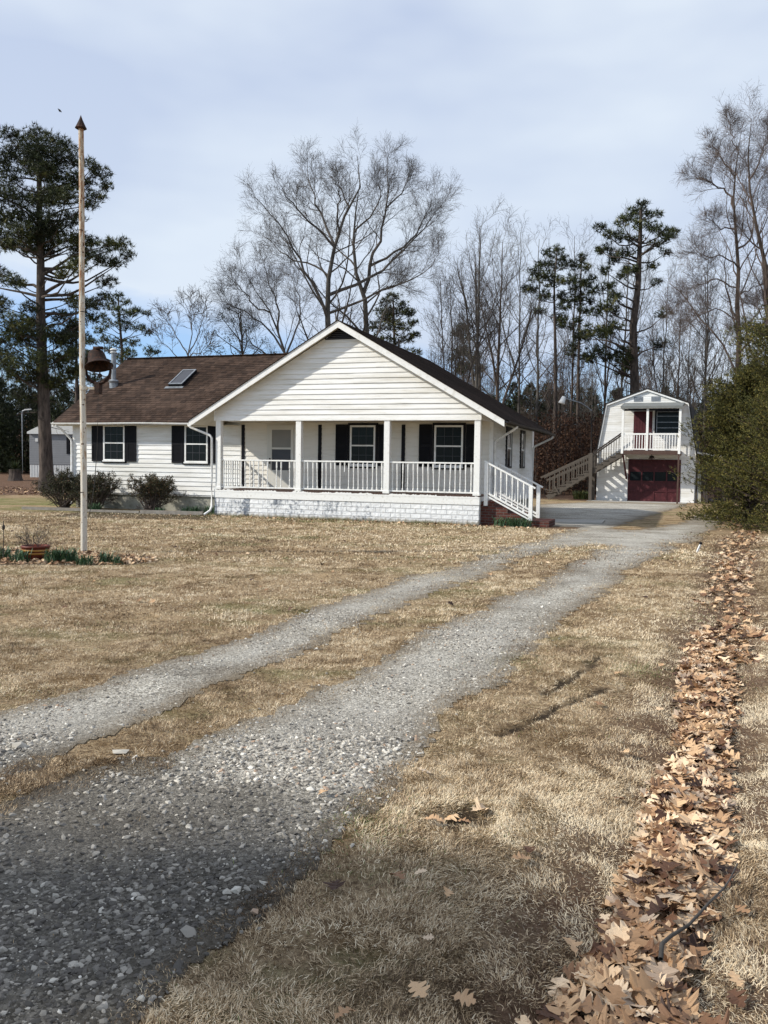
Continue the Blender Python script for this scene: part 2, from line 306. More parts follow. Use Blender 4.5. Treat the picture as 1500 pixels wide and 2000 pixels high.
def brick_extra(bw, bh, c1, c2, mc, rough_amt, stain=None, mortar=.012, off=.5, coord='xz', bstr=.8):
    def f(t, n, l, b, ramp, mpn):
        tcn = n.new('ShaderNodeTexCoord'); sp = n.new('ShaderNodeSeparateXYZ'); cb = n.new('ShaderNodeCombineXYZ')
        l.new(tcn.outputs['Object'], sp.inputs[0])
        l.new(sp.outputs[{'x': 0, 'y': 1}[coord[0]]], cb.inputs[0]); l.new(sp.outputs[{'z': 2, 'y': 1}[coord[1]]], cb.inputs[1])
        bk = n.new('ShaderNodeTexBrick'); l.new(cb.outputs[0], bk.inputs[0])
        bk.inputs['Scale'].default_value = 1; bk.inputs['Brick Width'].default_value = bw; bk.inputs['Row Height'].default_value = bh
        bk.inputs['Mortar Size'].default_value = mortar; bk.inputs['Mortar Smooth'].default_value = .6; bk.offset = off
        bk.inputs['Color1'].default_value = (*c1, 1); bk.inputs['Color2'].default_value = (*c2, 1); bk.inputs['Mortar'].default_value = (*mc, 1); bk.inputs['Bias'].default_value = 0
        col = bk.outputs[0]
        nz = n.new('ShaderNodeTexNoise'); nz.inputs['Scale'].default_value = 9; nz.inputs['Detail'].default_value = 6; l.new(tcn.outputs['Object'], nz.inputs[0])
        if stain:
            big = n.new('ShaderNodeTexNoise'); big.inputs['Scale'].default_value = stain[3]; big.inputs['Detail'].default_value = 2
            ms = n.new('ShaderNodeMapping'); ms.inputs['Scale'].default_value = stain[4]; l.new(tcn.outputs['Object'], ms.inputs[0]); l.new(ms.outputs[0], big.inputs[0])
            fine = n.new('ShaderNodeTexNoise'); fine.inputs['Scale'].default_value = stain[5]; fine.inputs['Detail'].default_value = 8; fine.inputs['Roughness'].default_value = .7; l.new(tcn.outputs['Object'], fine.inputs[0])
            a1 = n.new('ShaderNodeMath'); a1.operation = 'ADD'; l.new(big.outputs[0], a1.inputs[0]); l.new(fine.outputs[0], a1.inputs[1])
            rr = n.new('ShaderNodeValToRGB'); rr.color_ramp.elements[0].position = stain[1]; rr.color_ramp.elements[0].color = (1, 1, 1, 1); rr.color_ramp.elements[1].position = stain[2]; rr.color_ramp.elements[1].color = (*stain[0], 1)
            h = n.new('ShaderNodeMath'); h.operation = 'MULTIPLY'; h.inputs[1].default_value = .5; l.new(a1.outputs[0], h.inputs[0])
            if len(stain) > 6:      # worn panels along the wall
                wr = n.new('ShaderNodeValToRGB'); wr.color_ramp.interpolation = 'LINEAR'; e_ = wr.color_ramp.elements; st_ = stain[6]
                e_[0].position, e_[0].color = st_[0][0], (st_[0][1],)*3+(1,); e_[1].position, e_[1].color = st_[-1][0], (st_[-1][1],)*3+(1,)
                for p_, v_ in st_[1:-1]: q_ = e_.new(p_); q_.color = (v_, v_, v_, 1)
                dx = n.new('ShaderNodeMath'); dx.operation = 'DIVIDE'; dx.inputs[1].default_value = 8.26; l.new(sp.outputs[0], dx.inputs[0]); l.new(dx.outputs[0], wr.inputs[0])
                h2 = n.new('ShaderNodeMath'); h2.operation = 'MULTIPLY_ADD'; l.new(wr.outputs[0], h2.inputs[0]); h2.inputs[1].default_value = .14; l.new(h.outputs[0], h2.inputs[2]); h = h2
            l.new(h.outputs[0], rr.inputs[0])
            m = n.new('ShaderNodeMix'); m.data_type = 'RGBA'; m.blend_type = 'MULTIPLY'; m.inputs[0].default_value = 1
            l.new(col, m.inputs[6]); l.new(rr.outputs[0], m.inputs[7]); col = m.outputs[2]
        if stain and len(stain) > 6:
            zr = n.new('ShaderNodeMath'); zr.operation = 'MULTIPLY_ADD'; l.new(nz.outputs[0], zr.inputs[0]); zr.inputs[1].default_value = -.22; l.new(sp.outputs[2], zr.inputs[2])
            z2 = n.new('ShaderNodeValToRGB'); z2.color_ramp.elements[0].position = .0; z2.color_ramp.elements[0].color = (.46, .42, .35, 1); z2.color_ramp.elements[1].position = .09; z2.color_ramp.elements[1].color = (1, 1, 1, 1)
            z3 = n.new('ShaderNodeMath'); z3.operation = 'ADD'; z3.inputs[1].default_value = .06; l.new(zr.outputs[0], z3.inputs[0]); l.new(z3.outputs[0], z2.inputs[0])
            m9 = n.new('ShaderNodeMix'); m9.data_type = 'RGBA'; m9.blend_type = 'MULTIPLY'; m9.inputs[0].default_value = 1; l.new(col, m9.inputs[6]); l.new(z2.outputs[0], m9.inputs[7]); col = m9.outputs[2]
        l.new(col, b.inputs['Base Color'])
        ad = n.new('ShaderNodeMath'); ad.operation = 'MULTIPLY_ADD'; l.new(nz.outputs[0], ad.inputs[0]); ad.inputs[1].default_value = rough_amt
        inv = n.new('ShaderNodeMath'); inv.operation = 'SUBTRACT'; inv.inputs[0].default_value = 1; l.new(bk.outputs['Fac'], inv.inputs[1]); l.new(inv.outputs[0], ad.inputs[2])
        bu = n.new('ShaderNodeBump'); bu.inputs['Strength'].default_value = bstr; bu.inputs['Distance'].default_value = .02
        l.new(ad.outputs[0], bu.inputs['Height']); l.new(bu.outputs[0], b.inputs['Normal'])
    return f
mat('painted_block', [(.7, .7, .7), (.75, .75, .75)], 6, .7, 0, extra=brick_extra(.30, .135, (.84, .85, .85), (.76, .77, .77), (.60, .61, .62), 1.6,
    stain=((.20, .23, .28), .575, .66, .75, (1.0, 1.0, .6), 8.0, [(0, .85), (.145, .85), (.15, .0), (.29, .0), (.31, .55), (.42, .75), (.5, .5), (.62, .42), (.72, .2), (.75, 0)]), bstr=.9))
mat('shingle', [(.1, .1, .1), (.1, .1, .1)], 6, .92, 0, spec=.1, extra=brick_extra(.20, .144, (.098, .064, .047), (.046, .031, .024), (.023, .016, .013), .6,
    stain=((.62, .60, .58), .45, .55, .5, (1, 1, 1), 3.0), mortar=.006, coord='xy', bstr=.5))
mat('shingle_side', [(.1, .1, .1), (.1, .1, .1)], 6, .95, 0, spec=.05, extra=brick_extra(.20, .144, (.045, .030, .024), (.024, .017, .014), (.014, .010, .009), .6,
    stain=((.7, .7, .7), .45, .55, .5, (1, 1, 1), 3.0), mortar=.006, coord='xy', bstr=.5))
mat('brick_steps', [(.1, .1, .1), (.1, .1, .1)], 6, .9, 0, extra=brick_extra(.20, .075, (.13, .04, .028), (.08, .027, .02), (.12, .10, .09), .6, bstr=.6))

# ground cover: attributes painted on the sheet choose what covers the ground there
def ground_extra(t, n, l, b, ramp, mpn):
    tcn = n.new('ShaderNodeTexCoord')
    def noise(s, d=5, r=.6, st=None):
        q = n.new('ShaderNodeTexNoise'); q.inputs['Scale'].default_value = s; q.inputs['Detail'].default_value = d; q.inputs['Roughness'].default_value = r
        if st:
            mm = n.new('ShaderNodeMapping'); mm.inputs['Scale'].default_value = st; l.new(tcn.outputs['Object'], mm.inputs[0]); l.new(mm.outputs[0], q.inputs[0])
        else: l.new(tcn.outputs['Object'], q.inputs[0])
        return q.outputs[0]
    def rampn(src, stops):
        r = n.new('ShaderNodeValToRGB'); e = r.color_ramp.elements
        e[0].position = stops[0][0]; e[0].color = (*stops[0][1], 1); e[1].position = stops[-1][0]; e[1].color = (*stops[-1][1], 1)
        for p_, c_ in stops[1:-1]:
            q = e.new(p_); q.color = (*c_, 1)
        l.new(src, r.inputs[0]); return r.outputs[0]
    def mix(f, a, c, mode='MIX'):
        m = n.new('ShaderNodeMix'); m.data_type = 'RGBA'; m.blend_type = mode
        if isinstance(f, float): m.inputs[0].default_value = f
        else: l.new(f, m.inputs[0])
        l.new(a, m.inputs[6])
        if isinstance(c, tuple): m.inputs[7].default_value = (*c, 1)
        else: l.new(c, m.inputs[7])
        return m.outputs[2]
    def A(nm):
        q = n.new('ShaderNodeAttribute'); q.attribute_name = nm; return q.outputs['Fac']
    def mathn(op, a, c):
        m = n.new('ShaderNodeMath'); m.operation = op; m.use_clamp = True
        for i, x in enumerate((a, c)):
            if isinstance(x, float): m.inputs[i].default_value = x
            else: l.new(x, m.inputs[i])
        return m.outputs[0]
    base = rampn(noise(26, 8, .78), [(.30, (.07, .043, .024)), (.42, (.24, .165, .095)), (.55, (.48, .36, .22)), (.70, (.71, .57, .38))])
    streak = rampn(noise(1.5, 8, .72), [(.38, (.50, .44, .36)), (.54, (1, 1, 1)), (.70, (1.12, 1.06, .96))])
    c = mix(1.0, base, streak, 'MULTIPLY')
    patch = rampn(noise(.42, 8, .74, (1, 1.7, 1)), [(.50, (0, 0, 0)), (.64, (1, 1, 1))])
    c = mix(mathn('MULTIPLY', patch, .75), c, rampn(noise(30, 5), [(.35, (.08, .09, .03)), (.65, (.24, .24, .10))]))
    warm = rampn(noise(.3, 5, .6, (1.7, .8, 1)), [(.52, (0, 0, 0)), (.68, (1, 1, 1))])
    c = mix(mathn('MULTIPLY', warm, .5), c, (.30, .20, .12))
    c = mix(A('green'), c, rampn(noise(30, 6), [(.3, (.05, .08, .015)), (.7, (.16, .22, .05))]))
    c = mix(A('litter'), c, rampn(noise(22, 9, .8), [(.3, (.05, .028, .018)), (.5, (.13, .075, .05)), (.70, (.27, .17, .115))]))
    c = mix(A('soil'), c, rampn(noise(60, 5), [(.35, (.028, .020, .013)), (.65, (.085, .062, .04))]))
    # under the near grass blades the thatch is darker than the blades themselves
    l.new(c, b.inputs['Base Color'])
    bu = n.new('ShaderNodeBump'); bu.inputs['Strength'].default_value = .9; bu.inputs['Distance'].default_value = .05
    l.new(noise(34, 8, .75), bu.inputs['Height']); l.new(bu.outputs[0], b.inputs['Normal'])
mat('lawn', [(.3, .3, .3), (.3, .3, .3)], rough=.95, spec=.1, extra=ground_extra)
def gravel_extra(t, n, l, b, ramp, mpn):
    tcn = n.new('ShaderNodeTexCoord')
    def noise(s, d=5, r=.6):
        q = n.new('ShaderNodeTexNoise'); q.inputs['Scale'].default_value = s; q.inputs['Detail'].default_value = d; q.inputs['Roughness'].default_value = r; l.new(tcn.outputs['Object'], q.inputs[0]); return q.outputs[0]
    def rampn(src, stops):
        r = n.new('ShaderNodeValToRGB'); e = r.color_ramp.elements
        e[0].position = stops[0][0]; e[0].color = (*stops[0][1], 1); e[1].position = stops[-1][0]; e[1].color = (*stops[-1][1], 1)
        for p_, c_ in stops[1:-1]:
            q = e.new(p_); q.color = (*c_, 1)
        l.new(src, r.inputs[0]); return r.outputs[0]
    wn = n.new('ShaderNodeTexNoise'); wn.inputs['Scale'].default_value = 45; wn.inputs['Detail'].default_value = 4; l.new(tcn.outputs['Object'], wn.inputs[0])
    wm = n.new('ShaderNodeVectorMath'); wm.operation = 'MULTIPLY_ADD'; l.new(wn.outputs['Color'], wm.inputs[0]); wm.inputs[1].default_value = (.03, .03, .03); l.new(tcn.outputs['Object'], wm.inputs[2])
    v = n.new('ShaderNodeTexVoronoi'); v.inputs['Scale'].default_value = 75; l.new(wm.outputs[0], v.inputs[0])
    sp = n.new('ShaderNodeSeparateColor'); l.new(v.outputs['Color'], sp.inputs[0])
    c1 = rampn(sp.outputs[0], [(0, (.17, .155, .13)), (.35, (.34, .315, .27)), (.7, (.54, .505, .44)), (1, (.78, .74, .66))])
    c2 = rampn(noise(1.1, 7, .65), [(.34, (.52, .50, .47)), (.52, (.92, .91, .88)), (.68, (1.18, 1.18, 1.16))])
    m = n.new('ShaderNodeMix'); m.data_type = 'RGBA'; m.blend_type = 'MULTIPLY'; m.inputs[0].default_value = 1; l.new(c1, m.inputs[6]); l.new(c2, m.inputs[7])
    # fine dust between the stones
    m2 = n.new('ShaderNodeMix'); m2.data_type = 'RGBA'; m2.inputs[7].default_value = (.46, .435, .385, 1)
    l.new(rampn(noise(.7, 6, .6), [(.42, (.05, .05, .05)), (.62, (.5, .5, .5))]), m2.inputs[0]); l.new(m.outputs[2], m2.inputs[6])
    a_ = n.new('ShaderNodeAttribute'); a_.attribute_name = 'edge'
    m3 = n.new('ShaderNodeMix'); m3.data_type = 'RGBA'; m3.inputs[7].default_value = (.20, .155, .10, 1); l.new(a_.outputs['Fac'], m3.inputs[0]); l.new(m2.outputs[2], m3.inputs[6])
    ad_ = n.new('ShaderNodeAttribute'); ad_.attribute_name = 'shade_tint'; m4 = n.new('ShaderNodeMix'); m4.data_type = 'RGBA'; m4.blend_type = 'MULTIPLY'; m4.inputs[7].default_value = (.38, .37, .36, 1); l.new(ad_.outputs['Fac'], m4.inputs[0]); l.new(m3.outputs[2], m4.inputs[6]); l.new(m4.outputs[2], b.inputs['Base Color'])  # last mix darkens the near gravel: shade painted into its colour
    bu = n.new('ShaderNodeBump'); bu.inputs['Strength'].default_value = .8; bu.inputs['Distance'].default_value = .012; bu.invert = True
    hb = n.new('ShaderNodeMath'); hb.operation = 'MULTIPLY_ADD'; l.new(noise(160, 4, .8), hb.inputs[0]); hb.inputs[1].default_value = -1.2; l.new(v.outputs['Distance'], hb.inputs[2])
    l.new(hb.outputs[0], bu.inputs['Height']); l.new(bu.outputs[0], b.inputs['Normal'])
mat('gravel', [(.3, .3, .3), (.3, .3, .3)], rough=.92, spec=.15, extra=gravel_extra)

# ------------------------------------------------------------------ ground
G = lambda l: np.array([ground_at(*q) for q in l])
LT = G([(-400, 1520), (0, 1392), (200, 1333), (400, 1270), (600, 1200), (800, 1130), (1000, 1070), (1090, 1044), (1130, 1032), (1200, 1050), (1190, 1062), (1100, 1070), (1000, 1100), (850, 1165), (700, 1222), (500, 1312), (300, 1400), (120, 1478), (0, 1520), (-400, 1680)])
RT = G([(-400, 1740), (0, 1568), (100, 1520), (230, 1480), (340, 1470), (500, 1400), (650, 1330), (850, 1230), (1000, 1165), (1100, 1112), (1190, 1064), (1200, 1045), (1380, 1045), (1310, 1076), (1250, 1104), (1130, 1200), (1010, 1300), (870, 1400), (800, 1500), (735, 1580), (650, 1660), (560, 1745), (460, 1820), (330, 1905), (230, 2000), (60, 2400), (-900, 2600), (-1400, 2200)])
FA = G([(1090, 1044), (1130, 1031), (1045, 1026), (1046, 986), (1160, 980), (1346, 985), (1290, 1001), (1230, 1020), (1195, 1033), (1255, 1037), (1330, 1022), (1372, 1004), (1414, 998), (1408, 1018), (1392, 1036), (1352, 1060), (1260, 1066), (1190, 1064), (1120, 1060)])
def gravel_mask(x, y, warp=1.0):
    k = np.clip(np.asarray(y)/9, .35, 1.6)*warp
    wx = x + .22*k*fbm(x, y, 1.7) + .11*k*fbm(x, y, 8); wy = y + .30*k*fbm(y+30, x, 1.5) + .13*k*fbm(y, x, 8)
    return inpoly(wx, wy, LT) | inpoly(wx, wy, RT) | inpoly(wx, wy, FA)

BED = G([(-120, 1112), (0, 1104), (120, 1103), (200, 1104), (270, 1102), (310, 1096), (300, 1088), (240, 1084), (120, 1072), (0, 1070), (-120, 1076)])
SBED = G([(95, 1010), (150, 1011), (250, 1014), (350, 1014), (415, 1017), (415, 1002), (300, 998), (145, 998)])
def soil_mask(x, y):
    s = np.zeros(np.shape(x))
    for r in RUTS: s = np.maximum(s, smooth(.06, .01, dist_line(x+.06*vnoise(x, y, 5), y, r) + .08*vnoise(x, y, 22))*smooth(-.3, .05, vnoise(x, y, 2.7)))
    s = np.maximum(s, smooth(.15, .06, np.hypot((x-HOLE[0])/1.35, y-HOLE[1])+.10*fbm(x, y, 11)))
    s = np.maximum(s, inpoly(x, y, BED)*.85)
    s = np.maximum(s, inpoly(x+.1*vnoise(x, y, 3), y+.2*vnoise(y, x, 3), SBED)*.8)
    return s
def litter_mask(x, y):
    d = dist_line(x, y, SWALE) + .25*fbm(x, y, 2.0)
    s = smooth(.75, .25, d)*smooth(24, 20, y)*.8
    s = np.maximum(s, smooth(38.5, 41, y + 2*fbm(x, y, .4))*smooth(-6, -10, x)*.95)
    s = np.maximum(s, smooth(44.5, 47, y + 1.5*fbm(x, y, .5)) * .9)
    s = np.maximum(s, smooth(25, 30, y)*smooth(4.5, 5.5, x-.1*y)*smooth(0.0, -.6, x-11.5+.0*y)*smooth(43, 45, y+0*x))
    s = np.maximum(s, inpoly(x, y, BED)*.5)
    hx, hy = (x+5.203), (y-26.389); u_ = hx*cos(TH)-hy*sin(TH); v_ = hx*sin(TH)+hy*cos(TH)
    s = np.maximum(s, smooth(-.8, -.15, v_ + .4*fbm(x, y, 2))*(u_ > -.2)*(u_ < 11)*(v_ < 2)*.75)
    return s
def green_mask(x, y):
    s = smooth(29.5, 31.5, y+fbm(x, y, .6))*smooth(37.5, 35.5, y)*smooth(-8, -9.5, x)*(.5+.5*fbm(x, y, .9))
    hx, hy = (x+5.203), (y-26.389); v_ = hx*sin(TH)+hy*cos(TH); u_ = hx*cos(TH)-hy*sin(TH)
    s = np.maximum(s, smooth(-1.6, -.5, v_+.5*fbm(x, y, 1.5))*(v_ < 1)*(u_ > -8)*(u_ < 10)*.45)
    return s
def axis_pts(segs):
    o = []
    for a, b, st in segs: o.append(np.arange(a, b, st))
    return np.concatenate(o)
gx = axis_pts([(-240, -60, 30), (-60, -25, 5), (-25, -9, .5), (-9, -2.5, .2), (-2.5, 3.5, .05), (3.5, 12, .14), (12, 25, .5), (25, 60, 5), (60, 241, 30)])
gy = axis_pts([(-60, -4, 8), (-4, 1, 1), (1, 7, .045), (7, 12, .09), (12, 22, .18), (22, 48, .5), (48, 90, 4), (90, 400, 30)])
XX, YY = np.meshgrid(gx, gy); ny, nx = XX.shape
ZZ = gz(XX, YY)
idx = np.arange(nx*ny).reshape(ny, nx)
mb = MB(); mb.add(np.stack([XX, YY, ZZ], -1).reshape(-1, 3), np.stack([idx[:-1, :-1], idx[:-1, 1:], idx[1:, 1:], idx[1:, :-1]], -1).reshape(-1, 4))
ground = mb.build('ground', MATS['lawn'], smooth_=True); tag(ground, kind='structure')
for nm, fn in (('soil', soil_mask), ('litter', litter_mask), ('green', green_mask)):
    at_ = ground.data.attributes.new(nm, 'FLOAT', 'POINT'); at_.data.foreach_set('value', np.clip(fn(XX, YY), 0, 1).astype(np.float32).reshape(-1))
# gravel sheet, in three grains
mb = MB(); ev = []
for (x0, x1, y0, y1, st) in ((-6, 4, 1.0, 8, .04), (-8, 8, 8, 18, .08), (-4, 18, 18, 45.2, .13)):
    ax = np.arange(x0, x1, st); ay = np.arange(y0, y1+st*.5, st)
    X2, Y2 = np.meshgrid(ax, ay); cx = (X2[:-1, :-1]+X2[1:, 1:])/2; cy = (Y2[:-1, :-1]+Y2[1:, 1:])/2
    M = gravel_mask(cx, cy); id2 = np.arange(X2.size).reshape(X2.shape)
    F = np.stack([id2[:-1, :-1][M], id2[:-1, 1:][M], id2[1:, 1:][M], id2[1:, :-1][M]], -1)
    used = np.unique(F); remap = np.full(X2.size, -1); remap[used] = np.arange(len(used))
    xs, ys = X2.reshape(-1)[used], Y2.reshape(-1)[used]
    k = .07+.012*ys
    e = np.zeros(len(xs))
    for dx, dy in ((1, 0), (-1, 0), (0, 1), (0, -1), (.7, .7), (-.7, -.7)):
        for q in (1, 2.2): e += ~gravel_mask(xs+dx*k*q, ys+dy*k*q*1.6)
    ev.append(np.clip(e/8, 0, 1)); mb.add(np.stack([xs, ys, gz(xs, ys)+.005], -1), remap[F])
drive = mb.build('gravel_driveway', MATS['gravel'], smooth_=True); tag(drive, kind='structure')
def shade_tint(x, y): return smooth(.5, -.9, (y-4.3)+.45*(x+1)+.8*fbm(x, y, .9))  # painted shade for the near-left corner of the gravel sheet
co_ = np.concatenate(mb.v); at_ = drive.data.attributes.new('shade_tint', 'FLOAT', 'POINT'); at_.data.foreach_set('value', shade_tint(co_[:, 0], co_[:, 1]).astype(np.float32))
at_ = drive.data.attributes.new('edge', 'FLOAT', 'POINT'); at_.data.foreach_set('value', np.concatenate(ev).astype(np.float32))

def sample_band(n, y0, y1, margin=.6, kx=.47):
    y = np.sqrt(rng.uniform(y0*y0, y1*y1, n)); x = rng.uniform(-1, 1, n)*(kx*y+margin)
    return x, y
# grass blades
def blades(mb, n, y0, y1, lmin, lmax, wd, kx=.47, seg=2):
    x, y = sample_band(n, y0, y1, .4, kx)
    gm = gravel_mask(x, y, 1.25); so_ = soil_mask(x, y); li = litter_mask(x, y)
    gw_ = .07+.016*y; gi = gm & gravel_mask(x+gw_, y, 1.25) & gravel_mask(x-gw_, y, 1.25) & gravel_mask(x, y+gw_*2.2, 1.25) & gravel_mask(x, y-gw_*2.2, 1.25)
    keep = rng.random(n) > np.where(gi, .994, np.where(gm, .42, 0))
    keep &= rng.random(n) > so_*.93
    keep &= rng.random(n) > li*.35
    keep &= rng.random(n) < np.clip(.70+1.2*fbm(x, y, 3.4), .16, 1)
    hx, hy = (x+5.203), (y-26.389); v_ = hx*sin(TH)+hy*cos(TH); keep &= v_ < -.1
    x, y, gm = x[keep], y[keep], gm[keep]; n = len(x)
    z = gz(x, y)
    Ln = rng.uniform(lmin, lmax, n)*(1+.5*fbm(x, y, 2.2)); az = rng.normal(0, 1.1, n) + 9*fbm(x+5, y, 3.1); el = np.abs(rng.normal(.5, .4, n)).clip(.05, 1.4)
    D = np.stack([np.cos(az)*np.cos(el), np.sin(az)*np.cos(el), np.sin(el)], -1)
    sd = np.stack([-np.sin(az), np.cos(az), np.zeros(n)], -1)*wd*rng.uniform(.6, 1.3, n)[:, None]
    tw = rng.normal(0, .5, n)[:, None]; sd = sd*np.cos(tw) + np.array([0, 0, 1])*np.sin(tw)*wd
    b0 = np.stack([x, y, z-.002], -1); m = b0 + D*Ln[:, None]*.55
    D2 = D.copy(); D2[:, 2] -= rng.uniform(.0, .7, n); D2[:, :2] += rng.normal(0, .16, (n, 2)); t = m + D2*Ln[:, None]*.45
    t[:, 2] = np.maximum(t[:, 2], z+.003)
    tone = .54 + .26*rng.normal(0, 1, n) + .55*fbm(x, y, .8)+.35*fbm(x+50, y, .33)+.45*vnoise(x, y, 4.5)+.55*vnoise(y, x, 13) - .25*gm
    green = (fbm(x+20, y+11, .75) + .25*rng.normal(0, 1, n) + green_mask(x, y) > .70)
    tone = np.where(green, rng.uniform(.9, 1, n), np.clip(tone, 0, .88))
    if seg == 2:
        V = np.stack([b0-sd/2, b0+sd/2, m+sd*.4, m-sd*.4, t], 1).reshape(-1, 3); i = np.arange(n)[:, None]*5
        mb.add(V, i+np.array([0, 1, 2, 3]), tone)
        base_ = mb.n - len(V)
        mb.f.append((i+np.array([3, 2, 4]))+base_); mb.a.append(tone)
    else:
        V = np.stack([b0-sd/2, b0+sd/2, (m+t)/2], 1).reshape(-1, 3); i = np.arange(n)[:, None]*3
        mb.add(V, i+np.array([0, 1, 2]), tone)
mb = MB()
blades(mb, 640000, 1.9, 4.6, .015, .040, .0027)
blades(mb, 480000, 4.6, 8.0, .020, .048, .0040, seg=1)
blades(mb, 330000, 8.0, 14.0, .03, .06, .007, seg=1)
blades(mb, 230000, 14.0, 27.0, .05, .09, .016, seg=1)
g = mb.build('dry_grass', MATS['grass_blade'], attr=True); tag(g, 'short straw-coloured winter lawn grass beside and between the gravel tracks', 'grass', kind='stuff')

# loose stones of the driveway
ICO = []
ph = (1+5**.5)/2
for s1 in (-1, 1):
    for s2 in (-1, 1): ICO += [(0, s1, s2*ph), (s1, s2*ph, 0), (s2*ph, 0, s1)]
ICO = np.array(ICO, float)/math.sqrt(1+ph*ph)
IF = []
for i in range(12):
    for j in range(i+1, 12):
        for k in range(j+1, 12):
            d = [np.linalg.norm(ICO[a_]-ICO[b_]) for a_, b_ in ((i, j), (j, k), (i, k))]
            if max(d) < 1.1:
                nrm = np.cross(ICO[j]-ICO[i], ICO[k]-ICO[i]); IF.append((i, j, k) if nrm@ICO[i] > 0 else (i, k, j))
IF = np.array(IF)
OCT = np.array([(1, 0, 0), (-1, 0, 0), (0, 1, 0), (0, -1, 0), (0, 0, 1), (0, 0, -1)], float)
OF = np.array([(0, 2, 4), (2, 1, 4), (1, 3, 4), (3, 0, 4), (2, 0, 5), (1, 2, 5), (3, 1, 5), (0, 3, 5)])
def stones(mb, x, y, size, shape='ico', tone=None):
    n = len(x); B, F = (ICO, IF) if shape == 'ico' else (OCT, OF)
    V = B[None]*(1+rng.uniform(-.42, .42, (n, len(B), 1)))
    V = V*np.stack([rng.uniform(.8, 1.5, n), rng.uniform(.6, 1.0, n), rng.uniform(.35, .7, n)], -1)[:, None]*size[:, None, None]
    a = rng.uniform(0, 2*pi, n); ca, sa = np.cos(a)[:, None], np.sin(a)[:, None]; tl = rng.normal(0, .3, n)[:, None]
    X_, Y_, Z_ = V[..., 0], V[..., 1], V[..., 2]; X_, Z_ = X_*np.cos(tl)-Z_*np.sin(tl), X_*np.sin(tl)+Z_*np.cos(tl)
    V = np.stack([X_*ca-Y_*sa, X_*sa+Y_*ca, Z_], -1)
    V += np.stack([x, y, gz(x, y)+.004+size*.15], -1)[:, None]
    tone = np.clip(rng.normal(.45, .26, n), 0, 1) if tone is None else tone
    mb.add(V.reshape(-1, 3), ((np.arange(n)*len(B))[:, None, None]+F[None]).reshape(-1, 3), np.repeat(tone, len(F)))
def shade_tint(x, y):     # tree shade put into the stone colour at the near left
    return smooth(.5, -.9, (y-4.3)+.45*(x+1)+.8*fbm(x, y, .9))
mb = MB()
for n_, y0, y1, s0, s1, sh, kx in ((75000, 1.7, 5.0, .0035, .0165, 'ico', .5), (80000, 5.0, 9.5, .005, .016, 'oct', .5), (40000, 9.5, 18, .008, .018, 'oct', .5), (150000, 1.7, 7.0, .002, .0055, 'oct', .5)):
    x, y = sample_band(n_, y0, y1, .3, kx)
    m = gravel_mask(x, y, 1.1) & (rng.random(n_) < np.clip(.68+1.1*fbm(x, y, .9), .2, 1))
    dp_ = gravel_mask(x+.16, y, 1.1) & gravel_mask(x-.16, y, 1.1) & gravel_mask(x, y+.3, 1.1) & gravel_mask(x, y-.3, 1.1); m &= dp_ | (rng.random(n_) < .42); x, y = x[m], y[m]
    stones(mb, x, y, s0+(s1-s0)*rng.random(len(x))**2.9, sh, np.clip(rng.normal(.50, .27, len(x))-.38*shade_tint(x, y), 0, 1))  # near-left stones toned down, shade put into their colour
x, y = sample_band(450, 2.2, 9, .3, .45); e = gravel_mask(x+.25, y)|gravel_mask(x-.25, y); x, y = x[e], y[e]
stones(mb, x, y, .005+.011*rng.random(len(x))**2, tone=rng.uniform(.15, .6, len(x)))
g = mb.build('gravel', MATS['stone'], attr=True); tag(g, 'loose grey crushed stone lying over the driveway tracks', 'gravel', kind='stuff')
# a few large rocks one could pick out
for px, py, s_, tn, lb in ((238, 1470, .034, .62, 'large pale rock at the tip of the grass strip between the tracks'), (262, 1482, .022, .95, 'small white rock beside the larger pale rock at the edge of the near track'),
                           (372, 1822, .032, .35, 'dark blue-grey rock lying in the shaded gravel near the grass edge'), (462, 1744, .026, .75, 'pale angular rock in the shaded gravel near the grass'),
                           (498, 1785, .024, 1.0, 'reddish brown rock where the shaded gravel meets the grass'), (40, 1460, .04, .6, 'grey rock on the far track at the left edge'), (605, 1545, .02, .9, 'light rock at the shaded end of the near track')):
    p = ground_at(px, py); m2 = MB(); stones(m2, np.array([p[0]]), np.array([p[1]]), np.array([s_]), tone=np.array([tn]))
    o = m2.build('rock', MATS['stone'], attr=True); tag(o, lb, 'rock', 'larger rocks on the gravel')

